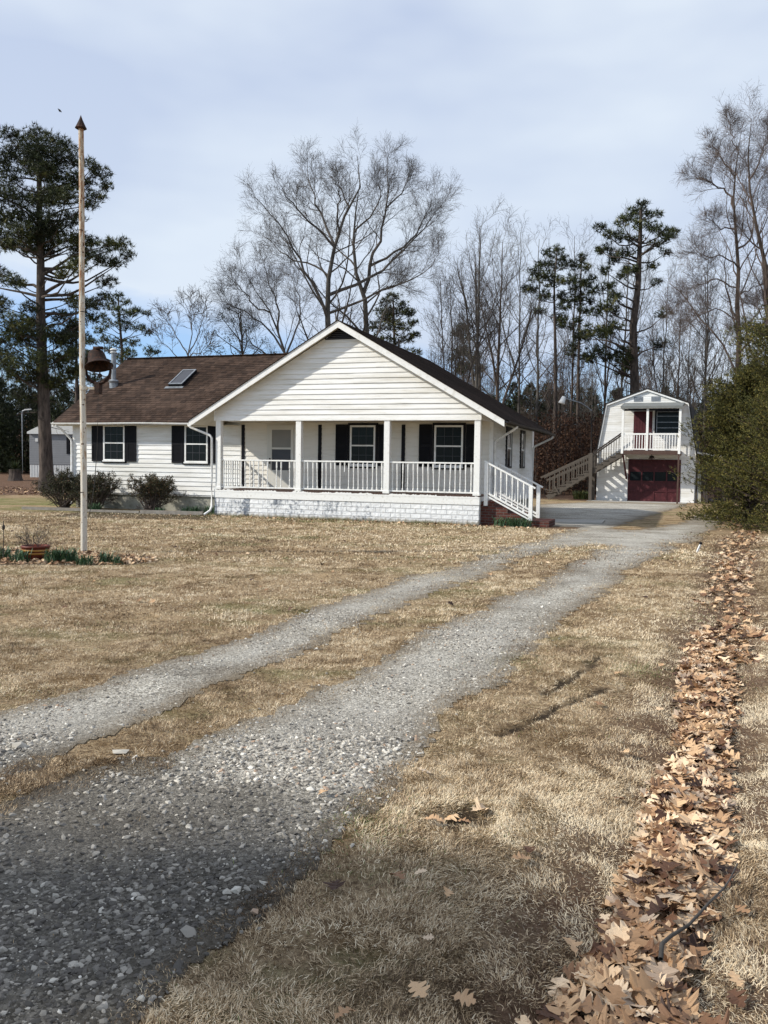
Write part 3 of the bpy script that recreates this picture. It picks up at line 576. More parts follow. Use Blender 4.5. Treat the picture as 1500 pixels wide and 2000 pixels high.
# oak leaves
TT = np.array([0, .12, .21, .27, .36, .45, .52, .60, .69, .75, .84, .91, 1.0]); WW = np.array([.012, .03, .19, .25, .10, .36, .40, .13, .33, .29, .12, .15, .0]); FW = np.array([0, 0, .0, .03, 0, .02, .06, 0, .03, .06, 0, .04, 0])
def leaves(mb, x, y, z, size, tilt=.35, tone=None):
    n = len(x); k = len(TT); s1 = rng.uniform(.75, 1.25, (n, 1)); curl = rng.normal(.45, .5, (n, 1)); bend = rng.normal(-.15, .25, (n, 1))
    jl = rng.uniform(.7, 1.25, (n, k)); jr = rng.uniform(.7, 1.25, (n, k))
    def side(sg, j):
        wv = WW*j*s1; yy = np.broadcast_to(TT+FW, (n, k)); return np.stack([sg*wv, yy, curl*wv**2*.9+bend*(yy-.5)**2*1.6+.03*rng.normal(0, 1, (n, k))*(wv > .1)], -1)
    mid = np.stack([.02*np.sin(TT*5)+np.zeros((n, k)), np.broadcast_to(TT, (n, k)), bend*(TT-.5)**2*1.6+np.zeros((n, k))], -1)
    V = np.concatenate([side(-1, jl), mid, side(1, jr)], 1); V[..., 1] -= .5; V = V*size[:, None, None]
    a = rng.uniform(0, 2*pi, n); ti = rng.normal(0, tilt, n); tj = rng.normal(0, tilt, n)
    def rot(V, i, j, an):
        c_, s_ = np.cos(an)[:, None], np.sin(an)[:, None]; A_, B_ = V[..., i].copy(), V[..., j].copy(); V[..., i] = A_*c_-B_*s_; V[..., j] = A_*s_+B_*c_
    rot(V, 1, 2, ti); rot(V, 0, 2, tj); rot(V, 0, 1, a)
    V += np.stack([x, y, z], -1)[:, None]
    F = []
    for i in range(k-1): F += [(i, i+1, k+i+1, k+i), (k+i, k+i+1, 2*k+i+1, 2*k+i)]
    F = np.array(F); tone = np.clip(rng.normal(.52, .22, n), 0, 1) if tone is None else tone
    mb.add(V.reshape(-1, 3), ((np.arange(n)*3*k)[:, None, None]+F[None]).reshape(-1, 4), np.repeat(tone, len(F)))
mb = MB()
# left / right borders of the drift as seen in the picture, sampled along the way
LE = [(2200, 900, 1480), (2000, 1015, 1385), (1940, 1060, 1360), (1900, 1110, 1345), (1840, 1165, 1370), (1770, 1190, 1395), (1700, 1205, 1418), (1650, 1235, 1425), (1600, 1262, 1425), (1540, 1262, 1425), (1505, 1295, 1425), (1460, 1315, 1430), (1400, 1325, 1430), (1340, 1328, 1440), (1300, 1325, 1440), (1285, 1340, 1478), (1240, 1352, 1492), (1225, 1365, 1480)]
def drift(edges, n, lay, szr):
    E = [(ground_at(l_, y_), ground_at(r_, y_)) for y_, l_, r_ in edges]; tot = np.array([np.linalg.norm(E[i+1][0]-E[i][0])*(np.linalg.norm(E[i][1]-E[i][0])+.02) for i in range(len(E)-1)])
    seg = rng.choice(len(tot), n, p=tot/tot.sum()); t = rng.random(n); s_ = np.clip(rng.beta(1.25, 1.25, n)+rng.normal(0, .05, n), -.1, 1.12)
    A0 = np.array([E[i][0] for i in seg]); A1 = np.array([E[i+1][0] for i in seg]); B0 = np.array([E[i][1] for i in seg]); B1 = np.array([E[i+1][1] for i in seg])
    P = (A0*(1-t)[:, None]+A1*t[:, None])*(1-s_)[:, None] + (B0*(1-t)[:, None]+B1*t[:, None])*s_[:, None]
    h = np.clip(4*s_*(1-s_), 0, 1)*lay
    x, y = P[:, 0], P[:, 1]
    ok = rng.random(n) < np.clip(.85+1.8*fbm(x, y, 1.9), .08, 1); x, y, h = x[ok], y[ok], h[ok]
    leaves(mb, x, y, gz(x, y)+.012+h*rng.random(len(x)), rng.uniform(*szr, len(x)), .27, np.clip(rng.normal(.50, .27, len(x)), 0, 1))
drift(LE, 4200, .06, (.07, .14))
drift([(1225, 1370, 1480), (1200, 1395, 1475), (1180, 1400, 1475)], 70, .02, (.09, .14))
drift([(1180, 1345, 1470), (1150, 1370, 1470), (1100, 1395, 1470), (1070, 1400, 1478), (1040, 1425, 1490)], 620, .03, (.09, .14))
drift([(1040, 1425, 1490), (1010, 1410, 1470)], 300, .03, (.09, .14))
x, y = sample_band(2600, 2.3, 24, .4, .46); d = dist_line(x, y, SWALE); ok = (rng.random(len(x)) < np.exp(-d/.45)*.55) ; x, y = x[ok], y[ok]
leaves(mb, x, y, gz(x, y)+.03, rng.uniform(.05, .10, len(x)), .3, np.clip(rng.normal(.38, .22, len(x)), 0, 1))
g = mb.build('leaf_drift', MATS['oak_leaf'], attr=True); tag(g, 'long drift of fallen tan oak leaves filling the shallow ditch right of the driveway', 'fallen leaves', kind='stuff')
# leaves blown over the far lawn, along the porch and in the beds
mb = MB()
x, y = sample_band(1500, 9, 26, .4, .46); ok = ~gravel_mask(x, y) & (rng.random(len(x)) < .16+.25*(fbm(x, y, .5) > .25)); x, y = x[ok], y[ok]
leaves(mb, x, y, gz(x, y)+.03, rng.uniform(.04, .09, len(x)), .4, np.clip(rng.normal(.35, .25, len(x)), 0, 1))
n_ = 420; u_ = rng.uniform(-1, 9.9, n_); v_ = -rng.exponential(.28, n_)-.05; P = np.array([-5.203, 26.389]) + u_[:, None]*UH[:2]+v_[:, None]*VH[:2]
leaves(mb, P[:, 0], P[:, 1], gz(P[:, 0], P[:, 1])+.02, rng.uniform(.05, .10, n_), .4)
n_ = 700; x = rng.uniform(-8, -3, n_*4); y = rng.uniform(13.0, 15.6, n_*4); ok = inpoly(x, y, BED); x, y = x[ok], y[ok]
leaves(mb, x, y, gz(x, y)+.02, rng.uniform(.05, .10, len(x)), .4)
n_ = 2600; x = rng.uniform(-26, -9, n_); y = rng.uniform(38, 52, n_); ok = rng.random(n_) < litter_mask(x, y); x, y = x[ok], y[ok]
leaves(mb, x, y, gz(x, y)+.02, rng.uniform(.09, .16, len(x)), .5, np.clip(rng.normal(.3, .2, len(x)), 0, 1))
g = mb.build('leaf_litter', MATS['oak_leaf'], attr=True); tag(g, 'brown leaf litter scattered over the lawn, the flower bed and under the pines', 'leaf litter', kind='stuff')
mb = MB(); n_ = 5200; u_ = rng.uniform(-.6, 8.3, n_); v_ = -rng.exponential(.10, n_)-.01; k_ = rng.random(n_) < np.clip(.35+1.3*vnoise(u_, u_*0+3, 1.6), .05, 1); u_, v_ = u_[k_], v_[k_]; n_ = len(u_)
P = np.array([-5.203, 26.389]) + u_[:, None]*UH[:2]+v_[:, None]*VH[:2]; b0 = np.column_stack([P, gz(P[:, 0], P[:, 1])]); dv = unit_(rng.normal(0, .5, (n_, 3))+np.array([0, 0, 1.]))*rng.uniform(.03, .12, (n_, 1)); sd = np.cross(dv, [0, 1, 0]); sd = unit_(sd)*.006
mb.add(np.stack([b0-sd, b0+sd, b0+dv], 1).reshape(-1, 3), np.arange(n_*3).reshape(-1, 3), np.where(rng.random(n_) < .6, rng.uniform(.9, 1, n_), rng.uniform(.1, .6, n_)))
tag(mb.build('porch_weeds', MATS['grass_blade'], attr=True), 'green weeds and grass tufts along the foot of the white porch base', 'weeds', kind='stuff')
# single leaves one can point at
LL = [((850, 1612), .13, .5, 'oak leaf at the left end of the small hole in the grass'), ((880, 1590), .10, .62, 'curled oak leaf in the middle of the small hole in the grass'),
      ((938, 1585), .13, .72, 'pale pointed oak leaf at the right end of the small hole in the grass'), ((905, 1612), .08, .4, 'small brown leaf on the near rim of the hole in the grass'),
      ((775, 1722), .09, .3, 'rust brown leaf lying in the shaded grass below the small hole'), ((820, 1718), .07, .85, 'little grey leaf in the shaded grass right of the rust brown one'),
      ((1448, 1775), .09, .38, 'orange brown leaf standing in the grass right of the fallen twig'), ((1440, 1915), .10, .6, 'tan leaf alone in the grass right of the drift, near the bottom corner'),
      ((1435, 1945), .10, .15, 'dark red leaf in the grass right of the drift at the bottom corner'), ((835, 1848), .05, .9, 'tiny pale leaf in the dark grass near the bottom'),
      ((815, 1948), .09, .6, 'tan leaf half sunk in the dark grass at the bottom'), ((905, 1962), .09, .5, 'brown curled leaf at the bottom between the dark grass and the drift'),
      ((1118, 1838), .12, .55, 'tan oak leaf on the grass just left of the wide end of the drift'), ((1170, 1380), .10, .35, 'reddish leaf on the lawn right of the longer tyre rut'),
      ((1290, 1385), .08, .7, 'small pale leaf left of the drift on the sunlit lawn')]
for (px, py), s_, tn, lb in LL:
    p = ground_at(px, py); m2 = MB(); leaves(m2, np.array([p[0]]), np.array([p[1]]), gz(p[0], p[1])+np.array([.035]), np.array([s_*.85]), .12, np.array([tn]))
    o = m2.build('oak_leaf', MATS['oak_leaf'], attr=True); tag(o, lb, 'leaf', 'single oak leaves on the lawn')
# fallen twig across the drift
tp = [(1290, 1885), (1292, 1860), (1310, 1838), (1345, 1815), (1385, 1782), (1412, 1760), (1425, 1735), (1440, 1705)]
P = np.array([[*ground_at(*q), 0] for q in tp]); P[:, 2] = gz(P[:, 0], P[:, 1])+.085+.01*np.sin(np.arange(8)*1.7)
mb = MB(); mb.tubes(P, np.linspace(.0085, .0025, 8), 6)
for i, dv in ((4, (.06, .03, .02)), (5, (-.05, .07, .02)), (6, (.06, .05, .01))): mb.tubes(np.array([P[i], P[i]+np.array(dv)*.6, P[i]+np.array(dv)]), np.array([.003, .002, .001]), 4)
tag(mb.build('fallen_twig', MATS['bark_grey'], smooth_=True), 'bent grey twig lying across the drift of oak leaves', 'twig')

# ------------------------------------------------------------------ the house
W_, P_, D_, ZD = 8.26, 1.64, 8.67, 0.82
ZB, RM, ZRT, OH, OF = 2.93, .584, 5.738, .72, .30
EW = -6.53                                    # left end of the wing
def zmain(u): return ZRT - RM*abs(u-W_/2)
house = empty('house', (-5.203, 26.389, 0), -TH, 'white one-storey house with brown shingle roof, front gable and railed porch', 'house')
def lap(mb, f, z0, z1, pitch, xa, xb, out=.026):
    """lap siding: each board leans out at its foot"""
    z = z0; A = xa if callable(xa) else (lambda t: xa); B = xb if callable(xb) else (lambda t: xb)
    while z < z1-.01:
        t = min(z+pitch, z1)
        if B(t) < A(t): break
        mb.add([f(A(z), out, z), f(B(z), out, z), f(B(t), .003, t), f(A(t), .003, t)], [(0, 1, 2, 3)])
        mb.add([f(A(z), .001, z), f(B(z), .001, z), f(B(z), out, z), f(A(z), out, z)], [(0, 1, 2, 3)])
        z = t
front = lambda v0: (lambda s, o, z: (s, v0-o, z))
rightf = lambda u0: (lambda s, o, z: (u0+o, s, z))
SP = .148
mb = MB(); lap(mb, front(P_), .55, 2.97, SP, EW+.06, 0.0); mb.box(EW+.02, P_, .5, 0, P_+.1, 3.0)
mb.box(EW+.02, P_, .5, EW+.12, 9.3, 3.0); mb.box(EW, 9.2, .5, W_-.02, 9.3, 3.0)
mb.build('wall', MATS['siding'], house)
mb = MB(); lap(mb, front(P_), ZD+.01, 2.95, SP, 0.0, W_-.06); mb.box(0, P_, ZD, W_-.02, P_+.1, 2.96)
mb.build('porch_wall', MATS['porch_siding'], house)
mb = MB(); lap(mb, rightf(W_), .55, 2.97, SP, P_+.06, D_-.05, .016); mb.box(W_-.1, P_+.02, .5, W_-.001, 9.2, 2.97)
mb.build('side_wall', MATS['siding'], house)
mb = MB(); lap(mb, front(0), ZB, 5.26, SP, lambda z: max(.0, W_/2-(ZRT-.16-z)/RM), lambda z: min(W_, W_/2+(ZRT-.16-z)/RM))
mb.prism([(0, ZB+.005), (W_, ZB+.005), (W_, ZB+.3), (W_/2, 5.56), (0, ZB+.3)], .002, .06, 'y')
for u_, k_, l_ in ((4.50, 7, 2.5), (4.50, 8, 2.5), (6.0, 3, 1.9), (2.2, 2, 1.6), (3.1, 12, .9), (5.2, 10, 1.0)):      # lengths of siding lapped over their neighbours
    zq = ZB+k_*SP; u2 = min(u_+l_, W_/2+(ZRT-.2-zq-SP)/RM); mb.add([(u_, -.031, zq+.008), (u2, -.029, zq+.0), (u2, -.006, zq+SP-.004), (u_, -.008, zq+SP+.006)], [(0, 1, 2, 3)]); mb.add([(u_, -.031, zq+.008), (u_, -.008, zq+SP+.006), (u_, .0, zq+SP), (u_, .0, zq)], [(0, 1, 2, 3)])
g = mb.build('gable', MATS['siding'], house)
mb = MB(); mb.box(-.02, -.026, ZB-.03, W_+.02, .10, ZB+.0); mb.box(W_-.02, -.024, ZB, W_+.025, .12, ZB+.34); mb.box(-.025, -.024, ZB, .02, .12, ZB+.34)
mb.box(W_-.08, .121, ZB+.001, W_+.012, P_+.0, 3.22); mb.box(-.012, .121, ZB+.001, .08, P_+.0, 3.22)
mb.build('porch_beam', MATS['trim_white'], house)
# louvred gable vent
mb = MB(); zv = 5.26
for k in range(6):
    z0 = zv+.055*k; hw = (ZRT-.17-z0)/RM
    if hw > .04: mb.bar((W_/2-hw+.02, -.035, z0), (W_/2+hw-.02, -.035, z0), .05, .012)
lv_ = mb; mb = MB()
hw = (ZRT-.17-zv)/RM; mb.prism([(W_/2-hw, zv-.03), (W_/2+hw, zv-.03), (W_/2, ZRT-.17)], -.022, -.012, 'y')
gv = mb.build('gable_vent', MATS['black_trim'], house); lv_.build('louvres', MATS['screen_dark'], gv)
# foundation
for b_ in ((EW+.05, P_+.06, -.3, W_-.26, P_+.25, .54), (EW+.05, P_+.26, -.3, EW+.25, 9.1, .54), (W_-.25, P_+.02, -.3, W_-.05, 9.1, .54)):
    mb = MB(); mb.box(*b_); mb.build('foundation', MATS['block_grey'], house)
mb = MB(); mb.box(0, .0, -.3, W_, .16, .56); mb.box(W_-.16, .16, -.3, W_-.001, P_, .56); mb.box(.001, .16, -.3, .16, P_, .56)
mb.build('porch_base', MATS['painted_block'], house)
# porch sill with the flaking paint edge under the deck
mb = MB(); mb.box(-.012, -.015, .565, W_+.012, .12, ZD-.035); mb.box(W_-.12, .12, .566, W_+.011, P_, ZD-.035)
mb.build('porch_sill', MATS['white_paint'], house)
mb = MB(); mb.box(.0, -.004, ZD-.033, W_, P_, ZD)
r3 = np.random.default_rng(5)
mb.build('porch_deck', MATS['brown_wood'], house)
us = np.arange(0, W_, .035); hs = ZD-.055+.035*r3.random(len(us))+.03*(vnoise(us, us*0, 2.0) > 0)
mb = MB(); mb.prism([(0, ZD-.075)]+[(W_, ZD-.075)]+[(float(a_), float(b_)) for a_, b_ in zip(us[::-1], hs[::-1])], -.0195, -.0155, 'y')
mb.build('flaking_paint', MATS['white_paint'], house)
mb = MB(); mb.box(.02, .03, 2.945, W_-.02, P_-.001, 2.96); mb.build('porch_ceiling', MATS['soffit'], house)
# corner boards
for (a, b, c, d) in ((EW-.01, P_-.024, EW+.09, P_+.1), (W_-.09, P_-.024, W_+.024, P_+.09), (W_-.09, D_-.06, W_+.024, D_+.03)):
    mb = MB(); mb.box(a, b, .54, c, d, 2.96); mb.build('corner_board', MATS['trim_white'], house)

# roofs: courses of shingles, each lifted at its lower edge
def courses(mb, f, s_len, pitch, A, B, lift=.012):
    s = 0
    while s < s_len-.01:
        t = min(s+pitch, s_len)
        mb.add([f(A(s), s, lift), f(B(s), s, lift), f(B(t), t, .002), f(A(t), t, .002)], [(0, 1, 2, 3)])
        mb.add([f(A(s), s, 0), f(B(s), s, 0), f(B(s), s, lift), f(A(s), s, lift)], [(0, 1, 2, 3)])
        s = t
SLM = math.hypot(1, RM); hwid = W_/2+OH; slen = hwid*SLM
def fR(v, s, o): u = W_/2+hwid-s/SLM; return (u+o*RM/SLM, v, zmain(W_/2+hwid)+s*RM/SLM+o/SLM)
def fL(v, s, o): u = W_/2-hwid+s/SLM; return (u-o*RM/SLM, v, zmain(W_/2+hwid)+s*RM/SLM+o/SLM)
vb0, vb1 = -OF, D_+OF
mb = MB(); courses(mb, fR, slen, .144, lambda s: vb0, lambda s: vb1)
z0 = zmain(W_/2+hwid)
mb.prism([(W_/2, ZRT-.002), (W_/2+hwid, z0-.002), (W_/2+hwid, z0-.09), (W_/2, ZRT-.10)], vb0+.03, vb1, 'y')
mb.prism([(W_/2, ZRT+.001), (W_/2+hwid+.02, z0-.009), (W_/2+hwid+.02, z0-.03), (W_/2, ZRT-.022)], vb0-.05, vb0+.03, 'y')
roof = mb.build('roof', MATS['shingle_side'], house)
mb = MB(); courses(mb, lambda v, s, o: fL(v, s, o), slen, .144, lambda s: vb0, lambda s: vb1)
mb.prism([(W_/2, ZRT-.002), (W_/2-hwid, z0-.002), (W_/2-hwid, z0-.09), (W_/2, ZRT-.10)], vb0+.03, vb1, 'y')
mb.prism([(W_/2, ZRT+.001), (W_/2-hwid-.02, z0-.009), (W_/2-hwid-.02, z0-.03), (W_/2, ZRT-.022)], vb0-.05, vb0+.03, 'y')
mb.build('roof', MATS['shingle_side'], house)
WM, WZ0, WV0, WVR = .63, 2.945, P_-.42, 5.47
WZR = WZ0+WM*(WVR-WV0); SLW = math.hypot(1, WM); EL_, ER_ = EW-.52, 0
def ulim(z): return (z-(ZRT-RM*W_/2))/RM + .10        # valley against the main roof
def fW(u, s, o): return (u, WV0+s/SLW-o*WM/SLW, WZ0+s*WM/SLW+o/SLW)
mb = MB(); wl = (WVR-WV0)*SLW
courses(mb, fW, wl, .144, lambda s: EL_, lambda s: ulim(WZ0+s*WM/SLW))
mb.prism([(WV0, WZ0-.003), (WVR, WZR-.003), (2*WVR-WV0, WZ0), (2*WVR-WV0, WZ0-.1), (WVR, WZR-.10), (WV0, WZ0-.10)], EL_+.02, -.75, 'x')
mb.add([fW(-.75, 0, -.003), fW(ulim(WZ0), 0, -.003), fW(ulim(WZR), wl, -.003), fW(-.75, wl, -.003)], [(0, 1, 2, 3)])
mb.bar((EL_, WVR, WZR+.012), (ulim(WZR), WVR, WZR+.012), .22, .02)
mb.build('wing_roof', MATS['shingle'], house)
# rake boards and soffits
def rake(sg):
    m = MB(); e = W_/2+sg*hwid
    m.prism([(W_/2, ZRT-.022), (e+sg*.0, z0-.022), (e, z0-.20), (W_/2, ZRT-.215)], vb0-.025, vb0+.002, 'y'); return m
for sg in (-1, 1): rake(sg).build('rake_board', MATS['trim_white'], house)
mb = MB()
for sg in (-1, 1):
    e = W_/2+sg*(hwid-.005)
    mb.prism([(W_/2, ZRT-.101), (e, z0-.091), (e, z0-.115), (W_/2, ZRT-.135)], vb0+.003, -.001, 'y')
    u0_, u1_ = (W_+.001, W_+OH-.01) if sg > 0 else (-OH+.01, -.027)
    mb.add([(u0_, 0, zmain(u0_)-.12), (u1_, 0, zmain(u1_)-.12), (u1_, vb1, zmain(u1_)-.12), (u0_, vb1, zmain(u0_)-.12)], [(0, 1, 2, 3)])
mb.box(EL_+.03, WV0+.02, WZ0-.115, -.05, P_+.02, WZ0-.102)
mb.build('soffit', MATS['soffit'], house)
# wing rake board at the left end
mb = MB(); mb.prism([(WV0, WZ0-.01), (WVR, WZR-.01), (2*WVR-WV0, WZ0-.01), (2*WVR-WV0, WZ0-.16), (WVR, WZR-.18), (WV0, WZ0-.16)], EL_-.015, EL_+.018, 'x'); mb.build('rake_board', MATS['trim_white'], house)
mb = MB(); lap(mb, lambda s, o, z: (EW-o, s, z), .55, 5.2, SP, lambda z: max(P_+.02, WV0+(z-WZ0+.1)/WM), lambda z: min(9.2, 2*WVR-WV0-(z-WZ0+.1)/WM)); mb.build('end_wall', MATS['siding'], house)
# gutters: open half-round troughs, slightly sagging
def gutter(P, r=.055):
    P = np.array(P, float); m = MB(); d = P[-1]-P[0]; d /= np.linalg.norm(d); sd = np.cross(d, (0, 0, 1)); an = np.linspace(pi, 2*pi, 7)
    ring = np.concatenate([np.stack([np.cos(an)*r, np.sin(an)*r*1.25], -1), np.stack([np.cos(an[::-1])*(r-.004), np.sin(an[::-1])*(r-.004)*1.25], -1)])
    V = P[:, None]+ring[None, :, :1]*sd+ring[None, :, 1:]*np.array([0, 0, 1.]); k = len(ring); i = np.arange(len(P)*k).reshape(len(P), k); nx_ = np.roll(i, -1, 1)
    m.add(V.reshape(-1, 3), np.stack([i[:-1], nx_[:-1], nx_[1:], i[1:]], -1).reshape(-1, 4)); return m
s_ = np.linspace(0, 1, 12)
gp = np.stack([EL_+(-.74-EL_)*s_, np.full(12, WV0-.055), WZ0-.03-.018*np.sin(s_*9)*s_], -1)
gutter(gp).build('gutter', MATS['trim_white'], house)
gp = np.stack([np.full(12, W_+OH+.06), vb0+(vb1-vb0)*s_, z0-.03-.01*np.sin(s_*7)], -1)
gutter(gp, .06).build('gutter', MATS['iron_dark'], house)
def spout(P, r=.035): m = MB(); m.tubes(np.array(P, float), r, 8); return m
for P in ([(-.80, -.22, 2.84), (-.80, -.22, 2.77), (-.74, -.20, 2.70), (-.14, -.06, 2.46), (-.075, -.06, 2.38), (-.07, -.05, 1.2), (-.075, -.05, .28), (-.11, -.08, .16), (-.24, -.22, .03)],
          [(EL_+.18, WV0-.05, 2.87), (EL_+.18, WV0-.04, 2.80), (EL_+.30, WV0+.1, 2.68), (EW-.05, P_-.06, 2.36), (EW-.02, P_-.07, 2.28), (EW-.02, P_-.07, .15), (EW-.05, P_-.25, .05)],
          [(W_+OH+.06, 1.30, 2.84), (W_+OH+.05, 1.30, 2.76), (W_+OH-.1, 1.32, 2.66), (W_+.16, P_+.0, 2.42), (W_+.07, P_+.06, 2.34), (W_+.065, P_+.1, 1.2), (W_+.065, P_+.1, .3)],
          [(W_+OH+.06, D_+.16, 2.84), (W_+OH, D_+.16, 2.72), (W_+.12, D_+.09, 2.42), (W_+.06, D_+.08, 2.34), (W_+.06, D_+.08, .2)]):
    spout(P).build('downspout', MATS['trim_white'], house, smooth_=True)

# windows
def win(u0, u1, z0, z1, vf, tu0, tu1, shL, shR, shz, rows=(3, 3), cols=3):
    """u0..u1 white frame, tu0..tu1 black surround, shutters left and right"""
    w0 = MB()
    for a in ((tu0, z0-.07, u0, z1+.07), (u1, z0-.07, tu1, z1+.07), (u0, z1, u1, z1+.07), (u0, z0-.07, u1, z0)): w0.box(a[0], vf-.034, a[1], a[2], vf-.002, a[3])
    wo = w0.build('window', MATS['black_trim'], house)
    f = .055; m = MB()
    for a in ((u0, z0, u0+f, z1), (u1-f, z0, u1, z1), (u0+f, z1-f, u1-f, z1), (u0+f, z0, u1-f, z0+f)): m.box(a[0], vf-.040, a[1], a[2], vf-.004, a[3])
    zm = (z0+z1)/2; m.box(u0+f, vf-.036, zm-.022, u1-f, vf-.006, zm+.022); m.box(u0-.02, vf-.065, z0-.03, u1+.02, vf-.041, z0+.015)
    m.build('frame', MATS['trim_white'], wo)
    m = MB(); m.box(u0+f, vf-.022, z0+f, u1-f, vf-.020, z1-f); m.build('pane', MATS['glass_dark'], wo)
    m = MB()
    for k in range(1, cols):
        x_ = u0+f+(u1-u0-2*f)*k/cols
        m.box(x_-.006, vf-.030, z0+f, x_+.006, vf-.023, zm-.022); m.box(x_-.006, vf-.030, zm+.022, x_+.006, vf-.023, z1-f)
    for z_ in ((z0+f+zm-.022)/2, (z1-f+zm+.022)/2): m.box(u0+f, vf-.031, z_-.006, u1-f, vf-.0235, z_+.006)
    m.build('muntins', MATS['screen_dark'], wo)
    for (a, b) in ((shL, tu0-.015), (tu1+.015, shR)):
        if b-a < .05: continue
        m = MB(); zA, zB_ = shz
        m.box(a, vf-.032, zA, a+.05, vf-.002, zB_); m.box(b-.05, vf-.032, zA, b, vf-.002, zB_)
        for zz in (zA, (zA+zB_)/2-.04, zB_-.07): m.box(a+.05, vf-.032, zz, b-.05, vf-.002, zz+.07)
        m.box(a+.05, vf-.020, zA+.07, b-.05, vf-.004, zB_-.07)
        z_ = zA+.09
        while z_ < zB_-.1: m.bar((a+.05, vf-.022, z_), (b-.05, vf-.022, z_), .018, .006, up=(0, -.6, 1)); z_ += .04
        m.build('shutter', MATS['black_trim'], house)
win(-5.25, -4.39, 1.64, 2.86, P_-.026, -5.33, -4.33, -5.73, -3.94, (1.62, 2.90))
win(-2.05, -1.18, 1.62, 2.84, P_-.026, -2.13, -1.12, -2.55, -.72, (1.60, 2.88))
win(3.81, 4.64, 1.60, 2.84, P_-.026, 3.74, 4.72, 3.33, 5.07, (1.60, 2.87))
win(6.51, 7.39, 1.60, 2.84, P_-.026, 6.45, 7.46, 6.03, 7.90, (1.60, 2.87))
for u in (.10, 2.79, 5.53):
    mb = MB(); mb.box(u-.055, P_-.040, ZD+.02, u+.055, P_-.002, 2.86)
    mb.build('dark_batten', MATS['black_trim'], house)
for v0, v1 in ((3.62, 4.55), (6.2, 7.05)):
    m = MB()
    for a in ((v0, 1.6, v0+.1, 2.9), (v1-.1, 1.6, v1, 2.9), (v0+.1, 2.8, v1-.1, 2.9), (v0+.1, 1.6, v1-.1, 1.66)): m.box(W_+.001, a[0], a[1], W_+.05, a[2], a[3])
    wo = m.build('window', MATS['black_trim'], house)
    m = MB(); m.box(W_+.001, v0+.1, 1.66, W_+.02, v1-.1, 2.8); m.build('pane', MATS['glass_dark'], wo)
    m = MB(); m.box(W_+.021, v0+.1, 2.2, W_+.045, v1-.1, 2.25); m.box(W_+.021, v0+.1, 1.66, W_+.042, v0+.16, 2.8); m.box(W_+.021, v1-.16, 1.66, W_+.042, v1-.1, 2.8); m.build('frame', MATS['trim_white'], wo)
# front door with storm door
PD = P_-.026
m = MB()
for a in ((.98, ZD, 1.07, 2.86), (1.91, ZD, 2.0, 2.86), (1.07, 2.78, 1.91, 2.86)): m.box(a[0], PD-.045, a[1], a[2], PD-.002, a[3])
for a in ((1.07, ZD+.02, 1.16, 2.78), (1.82, ZD+.02, 1.91, 2.78), (1.16, 2.70, 1.82, 2.78), (1.16, 2.08, 1.82, 2.14), (1.16, ZD+.02, 1.82, 1.42)): m.box(a[0], PD-.062, a[1], a[2], PD-.030, a[3])
do = m.build('front_door', MATS['door_white'], house)
m = MB(); m.box(1.16, PD-.045, 2.14, 1.82, PD-.04, 2.70); m.build('upper_pane', MATS['screen_grey'], do)
m = MB(); m.box(1.16, PD-.044, 1.42, 1.82, PD-.039, 2.08); m.build('lower_pane', MATS['screen_dark'], do)
m = MB(); m.box(1.085, PD-.10, 1.62, 1.11, PD-.062, 1.80); m.bar((1.097, PD-.11, 1.72), (1.17, PD-.11, 1.72), .018, .018); m.build('handle', MATS['black_trim'], do)
# porch posts
PW = .165
for u in (.115, 2.79, 5.545, 8.175):
    m = MB(); m.box(u-PW/2, -.003, ZD+.001, u+PW/2, PW-.003, ZB-.031)
    m.box(u-PW/2-.015, -.018, ZD+.001, u+PW/2+.015, PW+.012, ZD+.07)
    m.build('porch_post', MATS['white_paint'], house)
# railings: rails with turned balusters
def baluster(r=.019, h=.80, flat=False):
    return [(.001, 0), (r*1.2, .0), (r*1.2, h*.07), (r*1.05, h*.08), (r*.75, h*.10), (r*.72, h*.22), (r*1.0, h*.28), (r*.72, h*.34), (r*.75, h*.6), (r*1.0, h*.66), (r*.75, h*.70), (r*1.15, h*.74), (r*1.2, h*.76), (r*1.2, h), (.001, h)]
def railing(a, b, n, skip=(), name='porch_railing'):
    m = MB(); m.box(a, .045, 1.695, b, .115, 1.735); m.box(a, .05, .875, b, .11, .915)
    ro = m.build(name, MATS['white_paint'], house)
    for k in range(n):
        if k in skip: continue
        u = a+(b-a)*(k+.5)/n + r3.normal(0, .006); q = MB(); L_ = baluster()
        q.lathe(L_, (0, 0, 0), 8); ob = q.build('baluster', MATS['white_paint'], ro, smooth_=False); ob.location = (u, .08, .905); ob.rotation_euler = (0, r3.normal(0, .014), 0)
        if (name, k) == ('porch_railing', 9) and a > 2.8 and a < 3: ob.scale = (1, 1, .35); ob.location = (u, .08, 1.42)
railing(.20, 2.705, 17, skip=(11, 14)); railing(2.875, 5.46, 18, skip=()); railing(5.63, 8.09, 16)
